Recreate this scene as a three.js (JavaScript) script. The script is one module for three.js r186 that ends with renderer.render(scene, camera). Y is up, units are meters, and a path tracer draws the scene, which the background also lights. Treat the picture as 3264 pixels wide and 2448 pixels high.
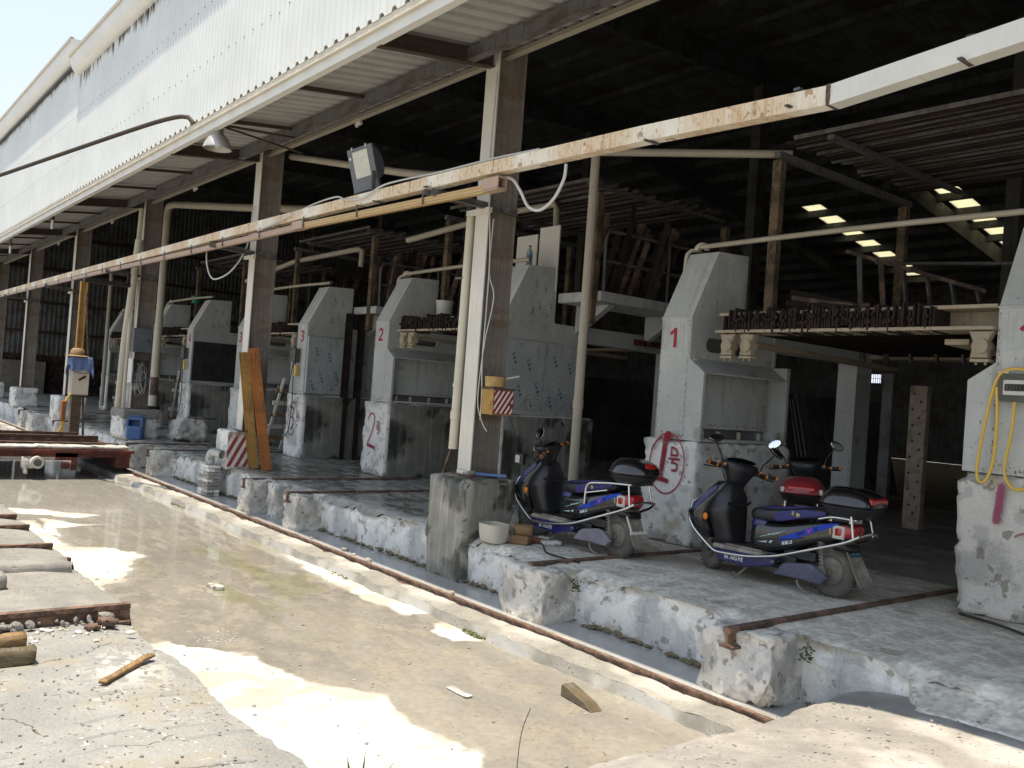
import * as THREE from 'three';
import { mergeGeometries, mergeVertices } from 'three/addons/utils/BufferGeometryUtils.js';
import { RoundedBoxGeometry } from 'three/addons/geometries/RoundedBoxGeometry.js';

// ---------------------------------------------------------------- camera, sky, sun, exposure
const scene = new THREE.Scene();
const camera = new THREE.PerspectiveCamera(46.88, 4 / 3, 0.05, 900);
{
  const yaw = 0.6736, pitch = 0.01364, roll = 0.07275;
  const f = new THREE.Vector3(-Math.cos(yaw) * Math.cos(pitch), Math.sin(pitch), -Math.sin(yaw) * Math.cos(pitch));
  const r = new THREE.Vector3().crossVectors(f, new THREE.Vector3(0, 1, 0)).normalize();
  const u = new THREE.Vector3().crossVectors(r, f);
  camera.up.copy(u).multiplyScalar(Math.cos(roll)).addScaledVector(r, -Math.sin(roll));
  camera.position.set(0, 1.6, 0);
  camera.lookAt(camera.position.clone().add(f));
}
const SUN = new THREE.Vector3(-0.03, 1, 0.185).normalize();
{ // hazy bright sky: pale blue, whiter towards the horizon, with thin cloud
  const W = 512, H = 256, d = new Float32Array(W * H * 4);
  for (let j = 0; j < H; j++) for (let i = 0; i < W; i++) {
    const el = (j / (H - 1) - 0.5) * Math.PI, az = i / W * Math.PI * 2;
    const k = Math.max(0, Math.sin(el));
    const c = 0.5 + 0.5 * Math.sin(3 * az + 2 * Math.sin(5 * el + az)) * Math.cos(7 * el + Math.sin(2 * az));
    const t = Math.pow(1 - k, 2.2), w = 0.25 * c;
    const mix = (a, b, s) => a + (b - a) * Math.min(1, s);
    let R = mix(0.228, 0.375, t * 0.68 + w * 0.6), G = mix(0.282, 0.395, t * 0.68 + w * 0.6), B = mix(0.365, 0.425, t * 0.7 + w * 0.6);
    const o = (j * W + i) * 4; d[o] = R; d[o + 1] = G; d[o + 2] = B; d[o + 3] = 1;
  }
  const t = new THREE.DataTexture(d, W, H, THREE.RGBAFormat, THREE.FloatType);
  t.mapping = THREE.EquirectangularReflectionMapping; t.magFilter = t.minFilter = THREE.LinearFilter; t.needsUpdate = true;
  scene.background = t; scene.environment = t;
}
const sun = new THREE.DirectionalLight(0xfff1dc, 2.4);
sun.position.copy(SUN).multiplyScalar(60).add(new THREE.Vector3(-15, 0, -5)); sun.target.position.set(-15, 0, -5);
sun.castShadow = true; sun.shadow.mapSize.set(4096, 4096);
Object.assign(sun.shadow.camera, { left: -45, right: 45, top: 45, bottom: -45, near: 1, far: 140 });
scene.add(sun, sun.target);
const renderer = new THREE.WebGLRenderer({ antialias: true });
renderer.toneMapping = THREE.LinearToneMapping;
renderer.toneMappingExposure = 3.0;
renderer.shadowMap.enabled = true;

// ---------------------------------------------------------------- helpers
let seed = 7;
const rnd = () => { seed |= 0; seed = seed + 0x6D2B79F5 | 0; let t = Math.imul(seed ^ seed >>> 15, 1 | seed); t = t + Math.imul(t ^ t >>> 7, 61 | t) ^ t; return ((t ^ t >>> 14) >>> 0) / 4294967296; };
const rr = (a, b) => a + (b - a) * rnd();
const V = (x, y, z) => new THREE.Vector3(x, y, z);
const PERM = new Uint8Array(512); { const p = [...Array(256).keys()]; for (let i = 255; i > 0; i--) { const j = Math.floor(rnd() * (i + 1)); [p[i], p[j]] = [p[j], p[i]]; } for (let i = 0; i < 512; i++) PERM[i] = p[i & 255]; }
const h2 = (x, y, P) => { if (P) { x = ((x % P) + P) % P; y = ((y % P) + P) % P; } return PERM[(PERM[x & 255] + y) & 255] / 255; };
function vn(x, y, P) { const xi = Math.floor(x), yi = Math.floor(y); let u = x - xi, v = y - yi; u = u * u * (3 - 2 * u); v = v * v * (3 - 2 * v);
  const a = h2(xi, yi, P), b = h2(xi + 1, yi, P), c = h2(xi, yi + 1, P), d = h2(xi + 1, yi + 1, P); return a + (b - a) * u + (c - a) * v + (a - b - c + d) * u * v; }
function fbm(x, y, o = 4, P = 0) { let s = 0, a = 0.5, n = 0; for (let i = 0; i < o; i++) { s += a * vn(x, y, P); n += a; x = x * 2 + 17; y = y * 2 + 31; P *= 2; a *= 0.55; } return s / n; }
const cl = (x, a = 0, b = 1) => Math.min(b, Math.max(a, x));
const ss = (a, b, x) => { const t = cl((x - a) / (b - a)); return t * t * (3 - 2 * t); };
const mx = (a, b, t) => [a[0] + (b[0] - a[0]) * t, a[1] + (b[1] - a[1]) * t, a[2] + (b[2] - a[2]) * t];
// texture set from a function of (u, v) in 0..1 that gives [r, g, b (sRGB 0..255), roughness 0..1, height 0..1]
function texset(W, H, fn) {
  const c = new Uint8Array(W * H * 4), q = new Uint8Array(W * H * 4), b = new Uint8Array(W * H * 4);
  for (let j = 0; j < H; j++) for (let i = 0; i < W; i++) {
    const r = fn(i / W, j / H), o = (j * W + i) * 4;
    for (let k = 0; k < 3; k++) c[o + k] = cl(r[k], 0, 255);
    q[o] = 255; q[o + 1] = cl(r[3]) * 255; q[o + 2] = 0; b[o] = b[o + 1] = b[o + 2] = cl(r[4]) * 255; c[o + 3] = q[o + 3] = b[o + 3] = 255;
  }
  const mk = (d, s) => { const t = new THREE.DataTexture(d, W, H, THREE.RGBAFormat); t.wrapS = t.wrapT = THREE.RepeatWrapping; t.magFilter = THREE.LinearFilter; t.minFilter = THREE.LinearMipmapLinearFilter; t.generateMipmaps = true; if (s) t.colorSpace = THREE.SRGBColorSpace; t.needsUpdate = true; return t; };
  return { map: mk(c, true), roughnessMap: mk(q), bumpMap: mk(b) };
}
function mat(set, metres, o = {}) {
  const p = { roughness: 1, metalness: 0, ...o };
  if (set) for (const k of ['map', 'roughnessMap', 'bumpMap']) { if (o[k] === null) { delete p[k]; continue; } const t = set[k].clone(); t.repeat.set(1 / metres, 1 / metres); t.needsUpdate = true; p[k] = t; }
  if (p.color && !p.color.isColor) p.color = new THREE.Color(p.color);
  return p.clearcoat || p.transmission || p.sheen ? new THREE.MeshPhysicalMaterial(p) : new THREE.MeshStandardMaterial(p);
}
const lin = (r, g, b) => new THREE.Color().setRGB(r, g === undefined ? r : g, b === undefined ? r : b);
// uv in metres by the main direction of each face
function uvm(g) {
  if (g.index) g = g.toNonIndexed();
  const p = g.attributes.position; if (!g.attributes.normal) g.computeVertexNormals();
  const uv = new Float32Array(p.count * 2), a = V(), b = V(), c = V(), e = V(), f = V();
  for (let i = 0; i < p.count; i += 3) {
    a.fromBufferAttribute(p, i); b.fromBufferAttribute(p, i + 1); c.fromBufferAttribute(p, i + 2);
    e.subVectors(b, a); f.subVectors(c, a); e.cross(f);
    const x = Math.abs(e.x), y = Math.abs(e.y), z = Math.abs(e.z);
    [a, b, c].forEach((q, k) => { const o = (i + k) * 2; if (y >= x && y >= z) { uv[o] = q.x; uv[o + 1] = q.z; } else if (x > z) { uv[o] = q.z; uv[o + 1] = q.y; } else { uv[o] = q.x; uv[o + 1] = q.y; } });
  }
  g.setAttribute('uv', new THREE.BufferAttribute(uv, 2));
  for (const k of Object.keys(g.attributes)) if (!['position', 'normal', 'uv'].includes(k)) g.deleteAttribute(k);
  return g;
}
const taken = {};
function numbered(n) { if (!(n in taken)) { taken[n] = 0; return n; } taken[n]++; return n + '_' + String(taken[n]).padStart(3, '0'); }
function obj(name, gs, m, parent = scene, keepUv) {
  gs = (Array.isArray(gs) ? gs : [gs]).map((g) => keepUv ? g : uvm(g));
  const g = gs.length > 1 ? mergeGeometries(gs) : gs[0];
  const o = new THREE.Mesh(g, m); o.name = parent === scene ? numbered(name) : name; o.castShadow = o.receiveShadow = true; parent.add(o); return o;
}
function tag(o, label, category, group, kind) { o.userData = {}; if (label) o.userData.label = label; if (category) o.userData.category = category; if (group) o.userData.group = group; if (kind) o.userData.kind = kind; return o; }
function thing(name, label, category, pos = [0, 0, 0], turn = 0, group, kind) { const o = new THREE.Group(); o.name = numbered(name); o.position.set(...pos); o.rotation.y = turn; scene.add(o); return tag(o, label, category, group, kind); }
const struct = (name, gs, m, label, keepUv) => tag(obj(name, gs, m, scene, keepUv), label, undefined, undefined, 'structure');
// geometry: box by centre, box by limits, bar between points, tube along points, extruded outline, lathe
const bx = (w, h, d, x = 0, y = 0, z = 0, r) => { const g = new THREE.BoxGeometry(w, h, d); if (r) g.rotateX(r[0] || 0).rotateY(r[1] || 0).rotateZ(r[2] || 0); return g.translate(x, y, z); };
const bl = (x0, x1, y0, y1, z0, z1) => bx(x1 - x0, y1 - y0, z1 - z0, (x0 + x1) / 2, (y0 + y1) / 2, (z0 + z1) / 2);
const rb = (w, h, d, r, x = 0, y = 0, z = 0, s = 2) => new RoundedBoxGeometry(w, h, d, s, Math.min(r, w / 2.01, h / 2.01, d / 2.01)).translate(x, y, z);
const UP = V(0, 1, 0);
function cyl(a, b, r0, r1 = r0, n = 12) { const d = b.clone().sub(a), g = new THREE.CylinderGeometry(r1, r0, d.length(), n); g.applyQuaternion(new THREE.Quaternion().setFromUnitVectors(UP, d.normalize())); return g.translate((a.x + b.x) / 2, (a.y + b.y) / 2, (a.z + b.z) / 2); }
function bar(a, b, w, h, roll = 0) { const d = b.clone().sub(a), l = d.length(); const m = new THREE.Matrix4().lookAt(V(), d, Math.abs(d.y) / l > 0.99 ? V(0, 0, 1) : UP); return bx(w, h, l).applyMatrix4(new THREE.Matrix4().makeRotationZ(roll)).applyMatrix4(m).translate((a.x + b.x) / 2, (a.y + b.y) / 2, (a.z + b.z) / 2); }
const tube = (pts, r, seg = 24, n = 8, closed = false, tension = 0.5) => new THREE.TubeGeometry(new THREE.CatmullRomCurve3(pts.map((p) => p.isVector3 ? p : V(...p)), closed, 'catmullrom', tension), seg, r, n, closed);
function poly(pts, holes = []) { const s = new THREE.Shape(pts.map((p) => new THREE.Vector2(p[0], p[1]))); for (const h of holes) s.holes.push(new THREE.Path(h.map((p) => new THREE.Vector2(p[0], p[1])))); return s; }
const ext = (shape, depth, bevel = 0, seg = 1) => new THREE.ExtrudeGeometry(shape, { depth: depth - 2 * bevel, bevelEnabled: bevel > 0, bevelThickness: bevel, bevelSize: bevel, bevelOffset: -bevel, bevelSegments: seg, curveSegments: 8 }).translate(0, 0, bevel);
const lathe = (pts, n = 20) => new THREE.LatheGeometry(pts.map((p) => new THREE.Vector2(p[0], p[1])), n);
// smooth body through rings; ring = [axis position, centre a, centre b, half a, half b, squareness]; axis 'y': a = x, b = z; axis 'x': a = y, b = z
function loft(rings, axis = 'y', n = 24, cap = true) {
  const pos = [], idx = [];
  for (const [t, ca, cb, ra, rb_, sq = 2.5] of rings) for (let i = 0; i < n; i++) {
    const th = i / n * Math.PI * 2, c = Math.cos(th), s = Math.sin(th), e = 2 / sq;
    const a = ca + ra * Math.sign(c) * Math.pow(Math.abs(c), e), b = cb + rb_ * Math.sign(s) * Math.pow(Math.abs(s), e);
    axis === 'y' ? pos.push(a, t, b) : pos.push(t, a, b);
  }
  for (let k = 0; k < rings.length - 1; k++) for (let i = 0; i < n; i++) { const a = k * n + i, b = k * n + (i + 1) % n, c = a + n, d = b + n; axis === 'y' ? idx.push(a, c, b, b, c, d) : idx.push(a, b, c, b, d, c); }
  if (cap) [0, rings.length - 1].forEach((k) => { const R = rings[k], ci = pos.length / 3; axis === 'y' ? pos.push(R[1], R[0], R[2]) : pos.push(R[0], R[1], R[2]); for (let i = 0; i < n; i++) { const a = k * n + i, b = k * n + (i + 1) % n; (k === 0) === (axis === 'y') ? idx.push(ci, a, b) : idx.push(ci, b, a); } });
  const g = new THREE.BufferGeometry(); g.setAttribute('position', new THREE.Float32BufferAttribute(pos, 3)); g.setIndex(idx); g.computeVertexNormals(); return g;
}
// block with rough, chipped surface: a finely cut box pushed about by noise
function rough(w, h, d, amp, x, y, z, cell = 0.06, s = 1, round = 0) {
  const q = (v) => Math.max(2, Math.min(60, Math.round(v / cell)));
  let g = new THREE.BoxGeometry(w, h, d, q(w), q(h), q(d)); g.deleteAttribute('uv'); g.deleteAttribute('normal'); g = mergeVertices(g, 1e-4);
  const p = g.attributes.position;
  for (let i = 0; i < p.count; i++) {
    let X = p.getX(i), Y = p.getY(i), Z = p.getZ(i);
    if (round) { const ex = Math.max(0, Math.abs(X) - w / 2 + round), ey = Math.max(0, Math.abs(Y) - h / 2 + round), ez = Math.max(0, Math.abs(Z) - d / 2 + round), L = Math.hypot(ex, ey, ez); if (L > round) { const k = round / L; X = Math.sign(X) * (Math.abs(X) - ex + ex * k); Y = Math.sign(Y) * (Math.abs(Y) - ey + ey * k); Z = Math.sign(Z) * (Math.abs(Z) - ez + ez * k); } }
    const n = (a, b, o) => fbm(a * 3.1 * s + o + x * 2.7, b * 3.1 * s + o * 2 + z * 3.3, 4) - 0.5;
    const c = Math.min(0.09, Math.min(w, h, d) * 0.35), q3 = [1 - (w / 2 - Math.abs(X)) / c, 1 - (h / 2 - Math.abs(Y)) / c, 1 - (d / 2 - Math.abs(Z)) / c].map((t) => cl(t)).sort((a, b) => b - a);
    const chip = q3[1] * Math.max(0, fbm(X * 8 + Z * 6 + x * 5, Y * 8 - Z * 5 + z * 5, 5) - 0.46) * Math.min(amp * 7, c * 2.2); X -= Math.sign(X) * chip; Y -= Math.sign(Y) * chip; Z -= Math.sign(Z) * chip;
    p.setXYZ(i, X + amp * 2 * n(Y, Z, 3) + x, Y + amp * 2 * n(X, Z, 40) + y, Z + amp * 2 * n(X, Y, 71) + z);
  }
  g.computeVertexNormals(); return g;
}
// sheet over x and z with heights; rows of z may depend on x
function sheet(x0, x1, nx, za, zb, nz, hy) {
  const pos = [], idx = [], uv = [], ev = (f) => typeof f === 'function' ? f(x0) : f, flip = ev(zb) < ev(za);
  for (let j = 0; j <= nz; j++) for (let i = 0; i <= nx; i++) { const x = x0 + (x1 - x0) * i / nx, a = typeof za === 'function' ? za(x) : za, b = typeof zb === 'function' ? zb(x) : zb, z = a + (b - a) * j / nz; pos.push(x, typeof hy === 'function' ? hy(x, z, j / nz) : hy, z); uv.push(x, z); }
  for (let j = 0; j < nz; j++) for (let i = 0; i < nx; i++) { const a = j * (nx + 1) + i, b = a + 1, c = a + nx + 1, d = c + 1; flip ? idx.push(a, b, c, b, d, c) : idx.push(a, c, b, b, c, d); }
  const g = new THREE.BufferGeometry(); g.setAttribute('position', new THREE.Float32BufferAttribute(pos, 3)); g.setAttribute('uv', new THREE.Float32BufferAttribute(uv, 2)); g.setIndex(idx); g.computeVertexNormals(); return g;
}
// lettering: transparent canvas on a thin plane
function canvasTex(w, h, draw) { const c = document.createElement('canvas'); c.width = w; c.height = h; const x = c.getContext('2d'); draw(x, w, h); const t = new THREE.CanvasTexture(c); t.colorSpace = THREE.SRGBColorSpace; t.anisotropy = 8; return t; }
const printMat = (t, o = {}) => new THREE.MeshStandardMaterial({ map: t, transparent: true, roughness: 0.8, side: THREE.DoubleSide, ...o });
function print(name, w, h, tex, parent, pos, rot = [0, 0, 0], o) { const g = new THREE.PlaneGeometry(w, h); const m = new THREE.Mesh(g, tex.isMaterial ? tex : printMat(tex, o)); m.name = name; m.position.set(...pos); m.rotation.set(...rot); m.receiveShadow = true; m.castShadow = false; parent.add(m); return m; }
// ---------------------------------------------------------------- materials
const grain = (u, v, n, P) => vn(u * n, v * n, n);
const T = {};
T.concrete = texset(1024, 1024, (u, v) => { // mottled grey with pits, hairline cracks and pale dust
  const a = fbm(u * 6, v * 6, 5, 6), b = fbm(u * 24 + 5, v * 24, 3, 24), g = 0.6 * grain(u, v, 512) + 0.4 * grain(u, v, 256), w = fbm(u * 3 + 9, v * 3 + 4, 4, 3);
  const crack = 0;
  const pit = ss(0.80, 0.90, vn(u * 128, v * 128, 128)) * ss(0.52, 0.66, b) * 0.8;
  let k = 0.72 + 0.26 * a + 0.16 * (b - 0.5) + 0.13 * (g - 0.5); k -= 0.22 * pit + 0.18 * crack * ss(0.45, 0.6, w);
  const dust = ss(0.5, 0.66, w) * 0.18; k += dust;
  return [255 * k, 255 * k * 0.985, 255 * k * (0.955 + 0.03 * dust), 0.9, 0.5 + 0.4 * (a - 0.5) + 0.15 * (g - 0.5) - 0.5 * pit - 0.3 * crack * ss(0.45, 0.6, w)];
});
T.plaster = texset(512, 512, (u, v) => { // whitewashed concrete with runs, scabs and grey bare patches
  const run = fbm(u * 40, v * 3, 4, 0) , a = fbm(u * 5, v * 5, 5, 5), g = grain(u, v, 256), scab = ss(0.56, 0.62, fbm(u * 7 + 3, v * 7 + 8, 5, 7));
  const w = fbm(u * 2.0, v * 2.0 + 5, 3, 2); let k = 0.84 + 0.22 * (a - 0.5) + 0.06 * (g - 0.5) - 0.16 * ss(0.50, 0.80, run) * ss(0.46, 0.66, w);
  let c = [255 * k, 255 * k * 0.985, 255 * k * 0.965]; c = mx(c, [160, 154, 140], scab * 0.45);
  return [...c, 0.92, 0.6 + 0.3 * (a - 0.5) + 0.12 * (g - 0.5) - 0.35 * scab];
});
T.wash = texset(1024, 1024, (u, v) => { // thin whitewash: grey blotches, fine speckle, a few short runs, tan stains
  const a = fbm(u * 5, v * 5, 6, 5), b = fbm(u * 14 + 3, v * 14, 5, 14), g = grain(u, v, 512), g2 = grain(u + 0.3, v, 200), st = fbm(u * 4 + 11, v * 4, 5, 4);
  const bl_ = ss(0.48, 0.66, a) * 0.7 + ss(0.55, 0.7, b) * 0.5, run = ss(0.62, 0.8, fbm(u * 60, v * 7, 4)) * ss(0.5, 0.62, a);
  let c = mx([242, 242, 238], [186, 188, 188], cl(bl_)); c = mx(c, [150, 150, 146], run * 0.35); c = mx(c, [178, 160, 130], ss(0.58, 0.70, st) * 0.4); c = mx(c, [120, 112, 98], ss(0.66, 0.72, fbm(u * 20, v * 20 + 9, 4, 20)) * 0.5);
  const k = 0.97 + 0.10 * (g - 0.5) + 0.06 * (g2 - 0.5); return [c[0] * k, c[1] * k, c[2] * k, 0.93, 0.5 + 0.4 * (b - 0.5) + 0.25 * (g - 0.5) + 0.3 * (a - 0.5)];
});
T.paint = texset(1024, 1024, (u, v) => { // off-white grey machine paint: chalky dust, soft vertical grime, few chips
  const a = fbm(u * 4, v * 3, 5, 0), dirt = fbm(u * 26, v * 1.8, 4), g = grain(u, v, 400), big = fbm(u * 3 + 5, v * 2.2 + 3, 4), spot = ss(0.78, 0.84, fbm(u * 40, v * 40, 4, 40)), blot = ss(0.72, 0.82, fbm(u * 7 + 4, v * 7, 5, 7)), fine = fbm(u * 60, v * 60, 3, 60);
  const run = ss(0.48, 0.78, dirt) * ss(0.42, 0.66, big);
  const k = 0.93 + 0.16 * (a - 0.5) + 0.03 * (g - 0.5) + 0.06 * (fine - 0.5); let c = [236 * k, 239 * k, 234 * k];
  c = mx(c, [178, 170, 154], run * 0.45); c = mx(c, [246, 244, 236], ss(0.55, 0.7, fbm(u * 9, v * 5 + 2, 4)) * 0.4); c = mx(c, [126, 104, 80], spot * 0.55); c = mx(c, [158, 140, 112], blot * 0.45);
  return [...c, 0.72 + 0.2 * run, 0.6 + 0.08 * (a - 0.5) - 0.2 * spot - 0.15 * blot];
});
T.rust = texset(512, 512, (u, v) => {
  const a = fbm(u * 8, v * 8, 5, 8), b = fbm(u * 30 + 3, v * 30, 3, 30), g = grain(u, v, 256);
  let c = mx([94, 77, 67], [144, 116, 97], ss(0.3, 0.7, a)); c = mx(c, [72, 60, 53], ss(0.55, 0.7, b) * 0.6); const k = 0.9 + 0.25 * (g - 0.5);
  return [c[0] * k, c[1] * k, c[2] * k, 0.82 + 0.15 * a, 0.5 + 0.4 * (a - 0.5) + 0.3 * (b - 0.5)];
});
T.column = texset(512, 1024, (u, v) => { // once-cream steel gone grey-brown: fine soot runs, rust in patches
  const a = fbm(u * 6, v * 9, 5), run = fbm(u * 150, v * 3, 3), g = grain(u, v, 300), big = ss(0.56, 0.72, fbm(u * 2.2 + 5, v * 7 + 2, 5)), sp = ss(0.66, 0.78, fbm(u * 50, v * 60 + 5, 4)) * ss(0.48, 0.62, a);
  let c = mx([150, 144, 134], [128, 120, 110], ss(0.3, 0.7, run) * 0.7); c = mx(c, [124, 104, 86], big * 0.55); c = mx(c, [92, 68, 52], sp * 0.55); const k = 0.94 + 0.26 * (a - 0.5) + 0.06 * (g - 0.5);
  return [c[0] * k, c[1] * k, c[2] * k, 0.82, 0.5 + 0.3 * (a - 0.5) - 0.2 * sp];
});
T.pipe = texset(1024, 512, (u, v) => { // white paint over rust: fine cross scratches, tan stretches, small flaked spots
  const n = fbm(u * 200, v * 3, 3), a = ss(0.34, 0.62, fbm(u * 4, v * 2 + 3, 5, 0)), s = ss(0.4, 0.7, n), d = fbm(u * 26, v * 18, 5), f = fbm(u * 60, v * 40, 4);
  let c = mx([232, 226, 211], [206, 176, 136], a * (0.45 + 0.45 * s)); c = mx(c, [178, 138, 96], ss(0.5, 0.7, f) * a * 0.4); c = mx(c, [138, 98, 66], ss(0.68, 0.74, d) * 0.55);
  return [...c, 0.78, 0.5 + 0.3 * (n - 0.5)];
});
T.cream = texset(512, 512, (u, v) => { const a = fbm(u * 5, v * 5, 5, 5), st = ss(0.6, 0.8, fbm(u * 50, v * 3, 3)), g = grain(u, v, 256), k = 0.94 + 0.12 * (a - 0.5) + 0.03 * (g - 0.5); let c = [246 * k, 245 * k, 240 * k]; c = mx(c, [196, 180, 150], st * 0.35 * ss(0.4, 0.6, a)); return [...c, 0.6, 0.5]; });
T.wood = texset(512, 512, (u, v) => { const w = fbm(u * 2, v * 3, 3, 0) * 3, r = fbm(u * 3, v * 60 + w * 6, 4), k = 0.7 + 0.5 * (r - 0.3), d = fbm(u * 6, v * 6, 4, 6); let c = [196 * k, 162 * k, 116 * k]; c = mx(c, [170, 160, 145], ss(0.5, 0.7, d) * 0.5); return [...c, 0.85, r]; });
T.dust = texset(512, 512, (u, v) => { const a = fbm(u * 6, v * 6, 5, 6), g = grain(u, v, 256); const k = ss(0.42, 0.72, a) * 0.55; const c = mx([232, 232, 232], [255, 250, 240], k); return [...c, 0.28 + 0.5 * k, 0.5 + 0.05 * (g - 0.5)]; });
T.fine = texset(256, 256, (u, v) => { const a = fbm(u * 8, v * 8, 4, 8), g = grain(u, v, 128), k = 0.9 + 0.16 * (a - 0.5) + 0.05 * (g - 0.5); return [255 * k, 255 * k, 255 * k, 0.85 + 0.2 * (a - 0.5), 0.5 + 0.5 * (a - 0.5)]; });
T.steel = texset(512, 512, (u, v) => { const a = fbm(u * 6, v * 6, 5, 6), run = ss(0.5, 0.75, fbm(u * 40, v * 2, 3)); let c = mx([150, 150, 146], [110, 96, 82], ss(0.4, 0.7, a) * 0.7); c = mx(c, [96, 74, 58], run * 0.4); return [...c, 0.75, 0.5 + 0.2 * (a - 0.5)]; });
T.stain = texset(512, 512, (u, v) => { // wet slurry-stained concrete, dark green-black below, grey above
  const a = fbm(u * 5, v * 5, 5, 5), run = ss(0.45, 0.7, fbm(u * 36, v * 2.4, 4)), b = ss(0.45, 0.6, fbm(u * 4 + 3, v * 4 + 9, 5, 4)); let c = mx([128, 126, 116], [66, 66, 58], b); c = mx(c, [176, 176, 170], run * 0.35); const k = 0.85 + 0.4 * (a - 0.5); return [c[0] * k, c[1] * k, c[2] * k, 0.7 - 0.25 * b, 0.5 + 0.5 * (a - 0.5)]; });
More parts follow.
